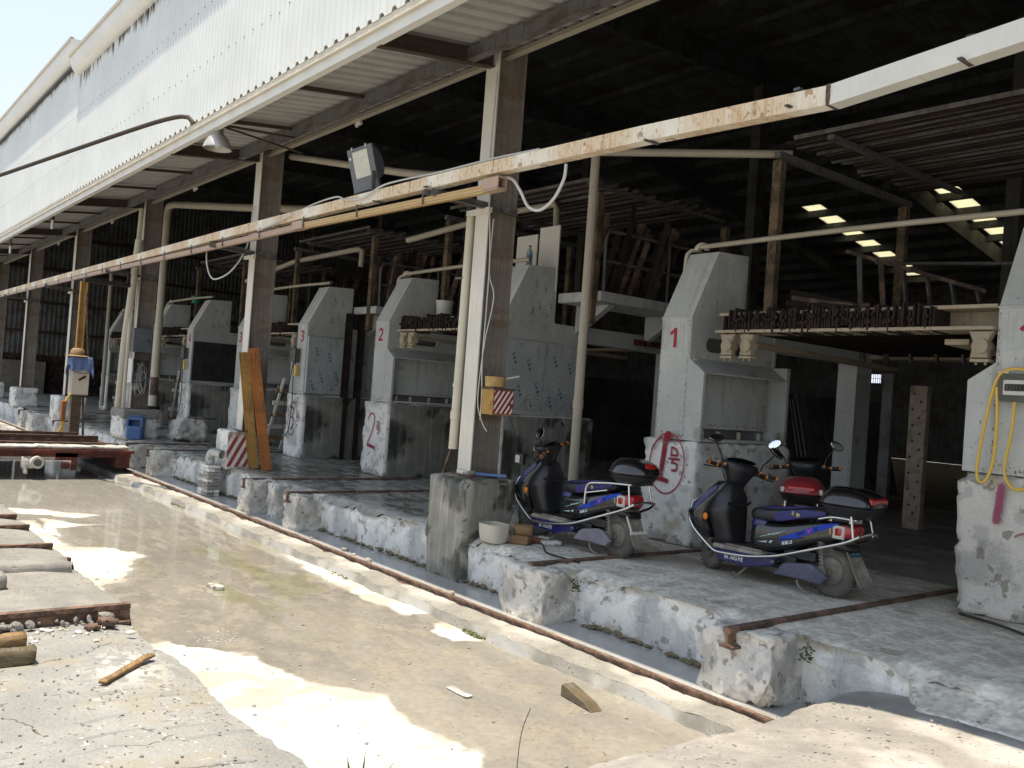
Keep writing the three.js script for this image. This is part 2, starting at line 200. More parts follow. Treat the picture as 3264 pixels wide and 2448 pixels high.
const M = {
  concrete: mat(T.concrete, 2.2, { color: lin(0.42, 0.42, 0.41), bumpScale: 0.012 }),
  concreteDark: mat(T.concrete, 1.4, { color: lin(0.40, 0.385, 0.36), bumpScale: 0.012 }),
  slab: mat(T.concrete, 2.6, { color: lin(0.36, 0.36, 0.35), bumpScale: 0.014 }),
  plaster: mat(T.wash, 1.9, { color: lin(0.97, 0.95, 0.91), bumpScale: 0.014 }),
  block: mat(T.wash, 1.2, { color: lin(0.95, 0.90, 0.83), bumpScale: 0.02 }),
  stain: mat(T.stain, 1.8, { color: lin(1.5, 1.5, 1.47), bumpScale: 0.01 }),
  paint: mat(T.paint, 2.3, { color: lin(0.70, 0.70, 0.685), bumpScale: 0.003 }),
  paintPanel: mat(T.paint, 1.7, { color: lin(0.63, 0.645, 0.65), bumpScale: 0.003 }),
  cream: mat(T.paint, 0.9, { color: lin(0.52, 0.42, 0.31), bumpScale: 0.003 }),
  rust: mat(T.rust, 0.8, { bumpScale: 0.004 }),
  rustDark: mat(T.rust, 0.7, { color: lin(0.17, 0.16, 0.155), bumpScale: 0.004 }),
  rustRail: mat(T.rust, 0.6, { color: lin(1.0, 0.96, 0.92), bumpScale: 0.003 }),
  post: mat(T.rust, 1.0, { color: lin(0.86, 0.98, 0.80), bumpScale: 0.002 }),
  column: mat(T.column, 1.9, { color: lin(0.92, 0.90, 0.88), bumpScale: 0.004 }),
  flange: mat(T.cream, 1.5, { color: lin(0.80, 0.76, 0.68), bumpScale: 0.002 }),
  pipe: mat(T.pipe, 1.6, { bumpScale: 0.002 }),
  pipeWhite: mat(T.cream, 1.2, { color: lin(0.86, 0.85, 0.81), bumpScale: 0.002 }),
  pvc: mat(T.cream, 1.3, { color: lin(0.72, 0.66, 0.53), bumpScale: 0.001 }),
  pvcOld: mat(T.cream, 0.9, { color: lin(0.52, 0.47, 0.38), bumpScale: 0.001 }),
  wood: mat(T.wood, 0.7, { color: lin(0.66, 0.62, 0.56), bumpScale: 0.004 }),
  woodGrey: mat(T.wood, 0.6, { color: lin(0.36, 0.42, 0.50), bumpScale: 0.004 }),
  brownSteel: mat(T.column, 1.2, { color: lin(0.22, 0.18, 0.15), bumpScale: 0.002 }),
  greySteel: mat(T.steel, 1.4, { color: lin(0.42), bumpScale: 0.002 }),
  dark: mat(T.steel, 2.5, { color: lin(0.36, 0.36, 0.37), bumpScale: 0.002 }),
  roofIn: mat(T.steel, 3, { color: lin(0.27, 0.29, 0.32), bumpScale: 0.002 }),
  endWall: mat(T.steel, 2.2, { color: lin(0.50, 0.53, 0.55), bumpScale: 0.002 }),
  orange: mat(T.plaster, 0.8, { color: lin(0.52, 0.20, 0.06), bumpScale: 0.003 }),
  yellow: mat(T.plaster, 0.8, { color: lin(0.56, 0.34, 0.10), bumpScale: 0.003 }),
  busPink: mat(T.cream, 0.8, { color: lin(0.54, 0.37, 0.26), roughness: 0.75, bumpScale: 0.001 }),
  busYellow: mat(T.cream, 0.8, { color: lin(0.62, 0.42, 0.17), roughness: 0.7, bumpScale: 0.001 }),
  cableYellow: mat(null, 1, { color: lin(0.75, 0.50, 0.08), roughness: 0.5 }),
  cableGrey: mat(null, 1, { color: lin(0.55, 0.54, 0.50), roughness: 0.6 }),
  cableBlack: mat(null, 1, { color: lin(0.03), roughness: 0.6 }),
  redPaint: mat(T.rust, 1.5, { color: lin(0.62, 0.26, 0.24), bumpScale: 0.003 }),
  stone: mat(T.wash, 0.9, { color: lin(0.62, 0.62, 0.60), bumpScale: 0.006 }),
  blueCan: mat(T.dust, 0.6, { color: lin(0.10, 0.19, 0.42), roughness: 1.2, bumpScale: 0.001 }),
  whitePlastic: mat(T.dust, 0.7, { color: lin(0.72, 0.70, 0.62), roughness: 1, bumpScale: 0.001 }),
  blueCloth: mat(T.fine, 0.3, { color: lin(0.10, 0.15, 0.30), bumpScale: 0.01 }),
  brickRed: mat(T.fine, 0.3, { color: lin(0.34, 0.13, 0.08), bumpScale: 0.008 }),
  brickGrey: mat(T.concrete, 0.6, { color: lin(0.42, 0.41, 0.38), bumpScale: 0.01 }),
  aluminium: mat(T.fine, 0.5, { color: lin(0.62, 0.60, 0.55), metalness: 0.6, roughness: 0.55, bumpScale: 0.001 }),
  black: mat(T.dust, 0.7, { color: lin(0.022, 0.022, 0.024), roughness: 1, bumpScale: 0.001 }),
  blackGloss: mat(T.dust, 0.9, { color: lin(0.014, 0.014, 0.016), roughness: 0.55, clearcoat: 0.8, clearcoatRoughness: 0.12, bumpMap: null }),
  scootBlue: mat(T.dust, 0.7, { color: lin(0.022, 0.024, 0.135), roughness: 0.8, clearcoat: 0.5, clearcoatRoughness: 0.25, bumpMap: null }),
  seatBlue: mat(T.fine, 0.2, { color: lin(0.034, 0.032, 0.17), roughness: 0.7, bumpScale: 0.002 }),
  dustyBlue: mat(T.concrete, 0.5, { color: lin(0.15, 0.155, 0.235), bumpScale: 0.001 }),
  tyre: mat(T.concrete, 0.5, { color: lin(0.17, 0.16, 0.145), bumpScale: 0.003 }),
  wheelHub: mat(T.concrete, 0.5, { color: lin(0.26, 0.24, 0.21), bumpScale: 0.002 }),
  chrome: mat(T.dust, 0.6, { color: lin(0.78, 0.77, 0.74), metalness: 1, roughness: 0.7, bumpMap: null }),
  mirror: mat(null, 1, { color: lin(0.92), metalness: 1, roughness: 0.02 }),
  redLens: mat(null, 1, { color: lin(0.42, 0.018, 0.02), roughness: 0.18, clearcoat: 0.6, clearcoatRoughness: 0.1 }),
  clearLens: mat(T.dust, 0.5, { color: lin(0.62, 0.60, 0.55), roughness: 0.5, bumpMap: null }),
  amber: mat(null, 1, { color: lin(0.75, 0.22, 0.02), roughness: 0.3 }),
  flap: mat(T.concrete, 0.4, { color: lin(0.34, 0.31, 0.27), bumpScale: 0.002 }),
  bulbAndReflectGlass: mat(T.dust, 0.5, { color: lin(0.70, 0.69, 0.58), roughness: 0.5, bumpMap: null }),  // bulb glass; on the floodlight, the yard reflection painted as pale colour
  lampBody: mat(T.dust, 0.5, { color: lin(0.16, 0.17, 0.18), roughness: 1, bumpMap: null }),
  leaf: new THREE.MeshPhysicalMaterial({ color: lin(0.06, 0.13, 0.035), roughness: 0.7, transmission: 0.25, thickness: 0, side: THREE.DoubleSide }),
  moss: mat(T.fine, 0.2, { color: lin(0.10, 0.13, 0.03), bumpScale: 0.01 }),
  ratty: mat(T.fine, 0.3, { color: lin(0.55, 0.36, 0.14), bumpScale: 0.004 }),
};
// sheet metal with a long period for big faces
const wallTex = texset(1024, 512, (u, v) => { // u: 12 m along, v: 0 at the foot of the wall, 1 at the gutter
  const run = fbm(u * 180, v * 1.2, 3, 0), drop = 0.05 + 0.10 * fbm(u * 60 + 9, 3, 3) * fbm(u * 14, 8, 2) * 2, d = 1 - v;
  const streak = ss(0.38, 0.60, run) * (1 - ss(drop * 0.3, drop, d)) ;
  const a = fbm(u * 12, v * 6, 4, 6); let k = 0.95 + 0.08 * (a - 0.5); let c = [244 * k, 248 * k, 246 * k]; c = mx(c, [62, 48, 38], cl(streak * 1.1)); c = mx(c, [206, 200, 184], 0.35 * ss(0.5, 0.8, run) * ss(0.7, 0.0, v));
  return [...c, 0.55, 0.5];
});
M.wallWhite = mat(wallTex, 1, { color: lin(0.78, 0.78, 0.77), bumpMap: null });
M.wallWhite.map.repeat.set(1 / 12, 1); M.wallWhite.roughnessMap.repeat.set(1 / 12, 1);
M.gutter = mat(T.cream, 5, { color: lin(0.84, 0.84, 0.81), bumpMap: null, roughness: 0.8 });
M.soffit = mat(T.fine, 3.1, { color: lin(0.54, 0.52, 0.49), bumpMap: null });
M.fascia = mat(T.cream, 1.2, { color: lin(0.78, 0.72, 0.60), bumpMap: null });
// ---------------------------------------------------------------- the setting: ground, yard pit, kerb, slabs, platform, ramp
struct('ground', sheet(-300, 300, 40, 300, -300, 40, -0.72), M.concrete, 'pale concrete ground around the factory');
const inPoly = (P, x, z) => { let c = false; for (let i = 0, j = P.length - 1; i < P.length; j = i++) if ((P[i][1] > z) !== (P[j][1] > z) && x < (P[j][0] - P[i][0]) * (z - P[i][1]) / (P[j][1] - P[i][1]) + P[i][0]) c = !c; return c; };
const segD = (x, z, a, b) => { const dx = b[0] - a[0], dz = b[1] - a[1], t = cl(((x - a[0]) * dx + (z - a[1]) * dz) / (dx * dx + dz * dz)); return Math.hypot(x - a[0] - t * dx, z - a[1] - t * dz); };
const sd = (P, x, z) => { let d = 9; for (let i = 0, j = P.length - 1; i < P.length; j = i++) d = Math.min(d, segD(x, z, P[j], P[i])); return inPoly(P, x, z) ? d : -d; };
// dried white stone powder lies where the slurry has run off
const DRY = [
  [[-7.02, -2.29], [-6.73, -2.5], [-6.44, -2.84], [-6.06, -2.84], [-5.82, -2.87], [-5.57, -2.93], [-5.37, -3.12], [-5.21, -3.24], [-4.81, -3.17], [-4.52, -3.13], [-4.28, -3.14], [-4.08, -3.23], [-3.9, -3.05], [-3.2, -2.9], [-3.2, -1.9], [-7.02, -1.9]],
  [[-13, -2.5], [-11.58, -2.52], [-11.08, -2.61], [-10.93, -2.93], [-10.63, -3.16], [-10.35, -3.13], [-9.61, -2.82], [-9.37, -2.64], [-8.65, -2.31], [-8.41, -2.19], [-8.4, -1.9], [-13, -1.9]],
  [[-13.18, -2.62], [-12.81, -2.88], [-12.55, -3.19], [-12.41, -2.63], [-11.72, -2.6], [-12.09, -2.47]],
  [[-14.6, -1.9], [-14.18, -2.28], [-14.01, -2.78], [-13.37, -3.39], [-13.16, -3.13], [-13.35, -2.82], [-13.84, -2.23], [-13.9, -1.9]],
  [[-10.08, -4.65], [-9.15, -4.9], [-8.06, -4.9], [-6.84, -4.85], [-6.94, -4.5], [-7.7, -4.44], [-8.12, -4.42], [-8.94, -4.5]],
  [[-6.56, -4.58], [-6.47, -4.9], [-5.97, -4.9], [-6.05, -4.4], [-6.38, -4.44]],
];
const YX0 = -21, YX1 = -2.6, YZ0 = -5.0, YZ1 = -2.0;
const yardSet = texset(2048, 512, (u, v) => {
  const x = YX0 + u * (YX1 - YX0), z = YZ0 + v * (YZ1 - YZ0);
  const wx = x + 0.30 * (fbm(x * 3, z * 3, 4) - 0.5), wz = z + 0.26 * (fbm(x * 3 + 40, z * 3 + 9, 4) - 0.5);
  let d = -9; for (const P of DRY) d = Math.max(d, sd(P, wx, wz));
  const soft = x < -8 ? 0.12 : 0.045, dry = ss(-soft, soft, d + 0.05 * (fbm(x * 14, z * 14, 3) - 0.5));
  const a = fbm(x * 1.6, z * 2.4, 5), b = fbm(x * 5 + 7, z * 7, 4), g = fbm(x * 30, z * 30, 3), st = fbm(x * 2.2 + 20, z * 12, 4);
  let wet = mx([158, 153, 142], [144, 140, 131], ss(0.35, 0.65, a)); wet = mx(wet, [162, 153, 136], ss(0.5, 0.72, b) * 0.5);
  wet = mx(wet, [132, 131, 104], ss(0.52, 0.66, fbm(x * 1.3 + 3, z * 3 + 1, 4)) * ss(-13, -10, x) * ss(-6, -8.5, x) * ss(-2.6, -3.2, z) * 0.7);
  wet = mx(wet, [168, 166, 158], ss(-11, -14, x) * 0.75); wet = mx(wet, [180, 176, 166], ss(0.52, 0.7, st) * ss(-9.5, -11, x) * 0.6);
  const rim = ss(0.10, 0.0, Math.abs(d)) * (1 - dry); wet = mx(wet, [120, 112, 98], rim * 0.35 * ss(0.4, 0.6, a));
  const sp = ss(0.84, 0.9, vn(x * 60, z * 60)) * ss(0.5, 0.6, b); wet = mx(wet, [104, 98, 86], sp * 0.6);
  const k = 0.94 + 0.14 * (g - 0.5); wet = wet.map((q) => q * k);
  let w = mx([206, 204, 198], [186, 180, 168], ss(0.5, 0.7, b) * 0.8); w = mx(w, [176, 165, 150], ss(0.56, 0.66, fbm(x * 2 + 60, z * 2, 4)) * 0.7); w = w.map((q) => q * (0.97 + 0.14 * (g - 0.5)));
  const c = mx(wet, w, dry), film = ss(-5.2, -6.6, x + 0.8 * (a - 0.5)) * ss(0.62, 0.45, b * 0.6 + a * 0.4) ;
  const ro = dry > 0.5 ? 0.95 : 0.40 - 0.335 * cl(film + ss(-8.5, -11, x));
  return [...c, ro, 0.5 + (0.35 * (g - 0.5) + 0.3 * (b - 0.5)) * (0.10 + 0.15 * ss(-7, -5, x) + 0.75 * dry) + 0.12 * dry];
});
const yardMat = mat(yardSet, 1, { bumpScale: 0.006 });
for (const k of ['map', 'roughnessMap', 'bumpMap']) { yardMat[k].repeat.set(1 / (YX1 - YX0), 1 / (YZ1 - YZ0)); yardMat[k].offset.set(-YX0 / (YX1 - YX0), -YZ0 / (YZ1 - YZ0)); }
struct('yard_floor', sheet(YX0, YX1, 120, YZ1, YZ0, 20, -0.5), yardMat, 'wet tan yard floor with dried white stone powder', true);
struct('yard_floor', sheet(-60, YX0, 20, YZ1, YZ0, 4, -0.505), mat(T.concrete, 2, { color: lin(0.42, 0.41, 0.38), roughness: 0.4 }), 'wet grey yard floor beyond the transfer trolley');
// milky water standing in the channel between kerb and platform
struct('channel_water', sheet(-60, -2.9, 60, -4.95, -6.3, 6, -0.497), mat(T.fine, 3, { color: lin(0.54, 0.535, 0.52), roughness: 0.2, bumpScale: 0.002 }), 'milky grey water in the channel beside the platform');
{ // kerb under the crane rail
  const top = (x, t) => -0.40 + 0.05 * (fbm(x * 2.3, 4, 4) - 0.5), out = (x) => -4.72 + 0.13 * (fbm(x * 1.7 + 8, 2, 5) - 0.5);
  const g = sheet(-60, -2.9, 900, out, -5.14, 8, (x, z, t) => top(x) - 0.012 * Math.pow(1 - t, 6) + 0.02 * (fbm(x * 9, z * 9, 3) - 0.5));
  const s1 = sheet(-60, -2.9, 900, (x) => out(x) + 0.03, out, 4, (x, z, t) => -0.53 + (top(x) - 0.012 + 0.53) * t + 0.0);
  const p = s1.attributes.position; for (let i = 0; i < p.count; i++) p.setZ(i, p.getZ(i) + 0.03 * (fbm(p.getX(i) * 12, p.getY(i) * 12 + 5, 3) - 0.5) * (p.getY(i) > -0.46 ? 0 : 1)); s1.computeVertexNormals();
  const s2 = sheet(-60, -2.9, 60, -5.14, -5.16, 1, (x, z, t) => t ? -0.53 : top(x));
  struct('kerb', [g, s1, s2], mat(T.concrete, 1.5, { color: lin(0.42, 0.415, 0.39), bumpScale: 0.01 }), 'crumbling pale concrete kerb carrying the crane rail');
}
{ // left slabs: pit edge is broken
  const edge = (x) => -2.2 + 0.16 * (fbm(x * 1.4 + 3, 7, 5) - 0.5) + 0.07 * (Math.abs(fbm(x * 6, 2, 5) - 0.5) - 0.1);
  const part = (x0, x1, y, e = edge) => {
    const n = Math.max(6, Math.round((x1 - x0) / 0.035)), h = (x, z, t) => y - 0.05 * Math.pow(Math.max(0, 1 - t * 14), 2) + 0.018 * (fbm(x * 2.5, z * 2.5, 4) - 0.5);
    return [sheet(x0, x1, n, (x) => 5, e, 90, (x, z, t) => h(x, z, 1 - t)), sheet(x0, x1, n, e, (x) => e(x) - 0.03, 3, (x, z, t) => (h(x, z, 0)) * (1 - t) - 0.53 * t)];
  };
  const SX0 = -7.6, SX1 = -3.0, SZ0 = -2.4, SZ1 = 0.8;
  const CR = [[[-5.9, -0.7], [-5.55, -1.05], [-5.3, -1.15]], [[-5.05, -1.2], [-4.9, -1.55], [-4.95, -1.75]], [[-6.9, -1.9], [-6.6, -1.6], [-6.55, -1.3]], [[-4.6, -1.3], [-4.45, -2.0]]];
  const slabSet = texset(1536, 1024, (u, v) => { // scraped, cracked concrete with spilt powder and grit
    const x = SX0 + u * (SX1 - SX0), z = SZ0 + v * (SZ1 - SZ0), a = fbm(x * 1.8, z * 1.8, 5), b = fbm(x * 7, z * 7 + 3, 4), g = vn(x * 160, z * 160), g2 = vn(x * 70 + 9, z * 70), sc = fbm(x * 16, z * 2.2, 4), warm = fbm(x * 2.6 + 30, z * 2.6, 4);
    let k = 196 + 34 * (a - 0.5) + 26 * (b - 0.5) + 14 * (g - 0.5) + 10 * (g2 - 0.5); let c = [k, k, k * 0.985];
    c = mx(c, [172, 172, 170], ss(0.54, 0.72, sc) * ss(0.45, 0.6, a) * 0.8); c = mx(c, [206, 196, 176], ss(0.56, 0.7, warm) * 0.6);
    const pow_ = ss(0.55, 0.1, Math.hypot((x + 6.25) * 0.9, (z + 1.85) * 1.4)) * ss(0.42, 0.56, fbm(x * 12, z * 16, 4)); c = mx(c, [250, 250, 247], pow_ * 0.9);
    const jx = x + 0.10 * (fbm(x * 7, z * 7, 4) - 0.5), jz = z + 0.10 * (fbm(x * 7 + 50, z * 7, 4) - 0.5); let cd = 9; for (const P of CR) for (let i = 0; i < P.length - 1; i++) cd = Math.min(cd, segD(jx, jz, P[i], P[i + 1])); const cr = (1 - ss(0.001, 0.007, cd)) * ss(0.3, 0.5, fbm(x * 5 + 7, z * 5, 3)), pit = ss(0.83, 0.9, vn(x * 34, z * 34)) * ss(0.48, 0.62, b), chipw = ss(0.86, 0.9, vn(x * 26 + 40, z * 26)) * ss(0.5, 0.6, a);
    c = mx(c, [122, 118, 110], cr * 0.8); c = mx(c, [134, 130, 122], pit * 0.7); c = mx(c, [244, 243, 238], chipw * 0.8);
    return [...c, 0.93, 0.5 + 0.5 * (b - 0.5) + 0.3 * (g2 - 0.5) + 0.3 * (sc - 0.5) - 0.5 * cr - 0.4 * pit + 0.2 * chipw];
  });
  const slabMat = mat(slabSet, 1, { color: lin(0.485, 0.485, 0.475), bumpScale: 0.014 }); for (const k of ['map', 'roughnessMap', 'bumpMap']) { slabMat[k].repeat.set(1 / (SX1 - SX0), 1 / (SZ1 - SZ0)); slabMat[k].offset.set(-SX0 / (SX1 - SX0), -SZ0 / (SZ1 - SZ0)); slabMat[k].wrapS = slabMat[k].wrapT = THREE.MirroredRepeatWrapping; }
  struct('concrete_slab', part(-7.44, 4.5, -0.42), slabMat, 'dusty pale concrete slab with broken edge in the left foreground');
  struct('concrete_slab', [...part(-9.3, -7.52, -0.345), bl(-7.525, -7.515, -0.5, -0.36, -2.2, 5)], M.slab, 'pale concrete strip between the two nearest stub rails');
  struct('concrete_slab', rough(0.30, 0.24, 7.1, 0.012, -9.26, -0.39, 1.43, 0.06, 1, 0.02), M.slab, 'narrow raised concrete strip beside the second stub rail');
  struct('concrete_slab', part(-60, -9.46, -0.325), M.slab, 'pale concrete ground carrying the far stub rails');
}
const rampEdge = (z) => -3.3 + 0.16 * (fbm(z * 1.3, 5, 5) - 0.5) + 0.05 * (fbm(z * 6, 9, 3) - 0.5) - 0.10 * ss(-4.9, -3.2, z);
const rampH = (x, z) => { const d = x - rampEdge(z); return -0.135 - 0.06 * ss(-4.5, 0, z) - (0.16 + 0.03 * (fbm(z * 3, 2, 3) - 0.5)) * Math.exp(-Math.max(0, d) / 0.55) - 0.05 * Math.exp(-Math.max(0, d) / 0.05) + 0.014 * (fbm(x * 2.2, z * 2.2, 4) - 0.5) + 0.014 * (fbm(x * 11, z * 11, 4) - 0.5); };
{ // working platform: top sheet, front wall, rough blocks under the rail ends
  const P = thing('platform', 'raised concrete working platform with whitewashed front', undefined, [0, 0, 0], 0, undefined, 'structure'); delete P.userData.category;
  const lip = (x) => -5.86 + 0.10 * (fbm(x * 1.1 + 5, 1, 5) - 0.5);
  const PX0 = -31, PX1 = -1, PZ0 = -9.2, PZ1 = -5.7;
  const set = texset(2048, 512, (u, v) => {
    const x = PX0 + u * (PX1 - PX0), z = PZ0 + v * (PZ1 - PZ0), a = fbm(x * 1.5, z * 1.5, 5), b = fbm(x * 6, z * 9 + 5, 4), g = fbm(x * 34, z * 34, 3), br = fbm(x * 9 + 3, z * 2.2, 4);
    let dry = mx([212, 210, 204], [190, 188, 183], ss(0.38, 0.6, b)); dry = mx(dry, [230, 228, 222], ss(0.5, 0.66, br) * 0.7 * ss(-7.6, -6.4, z)); dry = mx(dry, [150, 143, 128], ss(0.5, 0.68, a) * ss(-6.5, -7.8, z) * 0.85);
    let wet = mx([142, 144, 143], [116, 115, 109], ss(0.4, 0.62, a)); wet = mx(wet, [172, 174, 173], ss(0.48, 0.7, b) * 0.6); wet = mx(wet, [188, 188, 184], ss(-6.25, -5.95, z + 0.3 * (a - 0.5)) * 0.8);
    const w = ss(-9.0, -9.6, x + 0.5 * (a - 0.5)); let c = mx(dry, wet, w); const sp2 = ss(0.72, 0.8, vn(x * 50, z * 50)) * ss(0.5, 0.6, fbm(x * 5, z * 5 + 2, 3)); c = mx(c, [140, 134, 122], sp2 * 0.4 * (1 - w)); const k = 0.95 + 0.30 * (g - 0.5); c = c.map((q) => q * k);
    const ho = ss(0.90, 0.93, vn(x * 3.2, z * 3.6)); c = mx(c, [128, 120, 104], ho * (1 - w) * 0.5); 
    return [...c, mx([0.95, 0, 0], [0.22 + 0.5 * ss(0.45, 0.65, b), 0, 0], w)[0], 0.5 + 0.3 * (b - 0.5) + 0.25 * (g - 0.5) * (1 - 0.6 * w)];
  });
  const m = mat(set, 1, { color: lin(1.16, 1.12, 1.04), bumpScale: 0.010 });
  for (const k of ['map', 'roughnessMap', 'bumpMap']) { m[k].repeat.set(1 / (PX1 - PX0), 1 / (PZ1 - PZ0)); m[k].offset.set(-PX0 / (PX1 - PX0), -PZ0 / (PZ1 - PZ0)); m[k].wrapS = m[k].wrapT = THREE.MirroredRepeatWrapping; }
  const top = (x, z) => 0.012 * (fbm(x * 2, z * 2, 4) - 0.5) - 0.07 * ss(-6.02, -5.84, z) * ss(0.42, 0.62, fbm(x * 2.1, 9, 4)) - 0.012 * ss(-5.95, -5.86, z);
  obj('top', [sheet(-31, -2.2, 800, lip, -6.3, 10, top), sheet(-31, 8, 300, -6.3, -9.2, 24, top), sheet(-2.2, 8, 100, -6.12, -6.3, 3, top)], m, P, true);
  { // the platform runs on to the right as a sloping apron with a chipped edge
    const pos = [], uv = [], idx = [], nx = 130, nz = 24, le = (z) => -2.92 + 0.16 * (fbm(z * 3, 8, 4) - 0.5) + 0.25 * ss(-5.9, -5.3, z), fe = (x) => -5.56 + 0.12 * (fbm(x * 2.2, 3, 4) - 0.5);
    for (let j = 0; j <= nz; j++) for (let i = 0; i <= nx; i++) { const z0 = -6.2 + (j / nz) * 0.84, a = le(z0), x = a + (8 - a) * Math.pow(Math.max(0, i - 1) / (nx - 1), 1.7), z = -6.2 + (j / nz) * (fe(x) + 6.2), rh = rampH(x, z), tt = ss(-6.15, fe(x) + 0.02, z), y = 0.002 * (1 - tt) + (rh + 0.006) * tt + 0.014 * (fbm(x * 3, z * 3, 4) - 0.5) * ss(-6.2, -6.0, z) * (1 - tt); pos.push(x - (i ? 0 : 0.015), i ? (j === nz ? rh - 0.03 : Math.max(y, rh + 0.004)) : rh - 0.05, z); uv.push(x, z); }
    for (let j = 0; j < nz; j++) for (let i = 0; i < nx; i++) { const a = j * (nx + 1) + i, b = a + 1, c = a + nx + 1, d = c + 1; idx.push(a, c, b, b, c, d); }
    const g = new THREE.BufferGeometry(); g.setAttribute('position', new THREE.Float32BufferAttribute(pos, 3)); g.setAttribute('uv', new THREE.Float32BufferAttribute(uv, 2)); g.setIndex(idx); g.computeVertexNormals(); obj('apron', g, m, P, true);
  }
  obj('floor', [sheet(-60, -31, 20, -5.9, -9.2, 6, 0), sheet(-60, 8, 20, -9.2, -40, 20, 0)], M.concreteDark, P);
  const wall = sheet(-60, -2.2, 1700, lip, (x) => lip(x) - 0.03, 16, (x, z, t) => top(x, lip(x)) - 0.56 * t); const p = wall.attributes.position;
  for (let i = 0; i < p.count; i++) { const x = p.getX(i), y = p.getY(i), t = -y / 0.56, crest = 0.22 + 0.16 * (fbm(x * 1.6, 3, 4) - 0.5); const up = ss(crest + 0.02, crest - 0.02, t); p.setZ(i, p.getZ(i) + 0.03 * (fbm(x * 3, y * 4, 4) - 0.5) - up * (0.035 + 0.11 * (fbm(x * 7, y * 9 + 4, 5) - 0.42))); } wall.computeVertexNormals();
  obj('front_wall', wall, M.plaster, P);
  [[-6.48, 0.66, 0.52], [-4.02, 0.66, 0.50], [-13.32, 0.42, 0.5], [-11.68, 0.44, 0.5], [-12.75, 0.3, 0.32], [-19.75, 0.5, 0.5], [-18.2, 0.5, 0.5], [-27.0, 0.5, 0.5], [-31.9, 0.6, 0.5], [-30.3, 0.9, 0.5]].forEach(([x, w, d], i) => obj('rail_block', rough(w, 0.56, d, 0.045, x, -0.275 - (i % 2) * 0.01, -5.46 - d / 2 + (i === 4 ? -0.2 : 0), 0.022, 1.6, 0.025), M.block, P));
  // green-brown scum at the water line and moss in the notches
  const scum = []; for (let i = 0; i < 520; i++) { const x = rr(-21, -3.3); scum.push(new THREE.IcosahedronGeometry(rr(0.012, 0.035), 0).scale(1.6, 0.6, 1).translate(x, -0.49 + rr(-0.005, 0.03), lip(x) + rr(-0.015, 0.02))); }
  tag(obj('scum', scum, mat(T.fine, 0.3, { color: lin(0.22, 0.18, 0.10), bumpScale: 0.01 }), P), undefined, undefined, undefined, 'stuff');
}
{ // ramp on the right: a poured hump that runs out over the rail towards the camera
  const edge = rampEdge;
  const pos = [], idx = [], nx = 110, nz = 170, x1 = 6, z0 = 5, z1 = -6.2;
  for (let j = 0; j <= nz; j++) for (let i = 0; i <= nx; i++) {
    const z = z0 + (z1 - z0) * (1 - Math.pow(1 - j / nz, 1.4)), s = Math.pow(i / nx, 2.2), x = edge(z) + (x1 - edge(z)) * s;
    let y = rampH(x, z);
    if (i === 0) y = -0.55; pos.push(i === 0 ? x - 0.02 : x, y, z);
  }
  for (let j = 0; j < nz; j++) for (let i = 0; i < nx; i++) { const a = j * (nx + 1) + i, b = a + 1, c = a + nx + 1, d = c + 1; idx.push(a, b, c, b, d, c); }
  const g = new THREE.BufferGeometry(); g.setAttribute('position', new THREE.Float32BufferAttribute(pos, 3)); g.setIndex(idx); g.computeVertexNormals();
  struct('ramp', g, mat(T.concrete, 2.3, { color: lin(0.43, 0.423, 0.41), bumpScale: 0.02 }), 'hump of pale concrete in the right foreground');
}
// ---------------------------------------------------------------- the factory shed
const shed = thing('factory_shed', 'long steel shed with white corrugated upper wall and open front bays', 'building');
const XL = -50, XR = 9;
// corrugated sheet: ribs along one direction, real profile. plane given by origin o, rib direction d (length L), across direction e (width w), rib height along n
function corrugated(o, e, w, d, L, n, pitch, h, uvScale) {
  const prof = [[0, 0], [0.52, 0], [0.62, 1], [0.86, 1], [0.97, 0]], pos = [], uv = [], idx = []; const cnt = Math.ceil(w / pitch);
  for (let k = 0; k < cnt; k++) for (const [t, hh] of prof) { const s = Math.min(w, (k + t) * pitch); for (const v of [0, 1]) { pos.push(o.x + e.x * s + d.x * L * v + n.x * h * hh, o.y + e.y * s + d.y * L * v + n.y * h * hh, o.z + e.z * s + d.z * L * v + n.z * h * hh); uv.push(s, uvScale ? v : v * L); } }
  for (let k = 0; k < cnt * 5 - 1; k++) { const a = k * 2; idx.push(a, a + 2, a + 1, a + 1, a + 2, a + 3); }
  const g = new THREE.BufferGeometry(); g.setAttribute('position', new THREE.Float32BufferAttribute(pos, 3)); g.setAttribute('uv', new THREE.Float32BufferAttribute(uv, 2)); g.setIndex(idx); const q = g.toNonIndexed(); q.computeVertexNormals(); return q;
}
obj('upper_wall', corrugated(V(-30, 5.75, -6.06), V(1, 0, 0), XR + 30, V(0, 1, 0), 4.9, V(0, 0, 1), 0.2, 0.016, true), M.wallWhite, shed, true);
obj('upper_wall', corrugated(V(XL, 5.75, -6.06), V(1, 0, 0), -30 - XL, V(0, 1, 0), 5.5, V(0, 0, 1), 0.2, 0.016, true), M.wallWhite, shed, true);
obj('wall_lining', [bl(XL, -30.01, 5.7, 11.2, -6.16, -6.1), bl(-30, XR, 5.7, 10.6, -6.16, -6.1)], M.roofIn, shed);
{ const s = []; for (let r = 0; r < 3; r++) for (let x = -44; x < -9; x += 0.4) for (const dx of [0]) s.push(new THREE.CylinderGeometry(0.011, 0.011, 0.012, 6).rotateX(Math.PI / 2).translate(x + rr(-0.02, 0.02), 6.75 + r * 1.25 + rr(-0.03, 0.03), -6.05)); tag(obj('wall_screws', s, M.greySteel, shed), undefined, undefined, undefined, 'stuff'); }
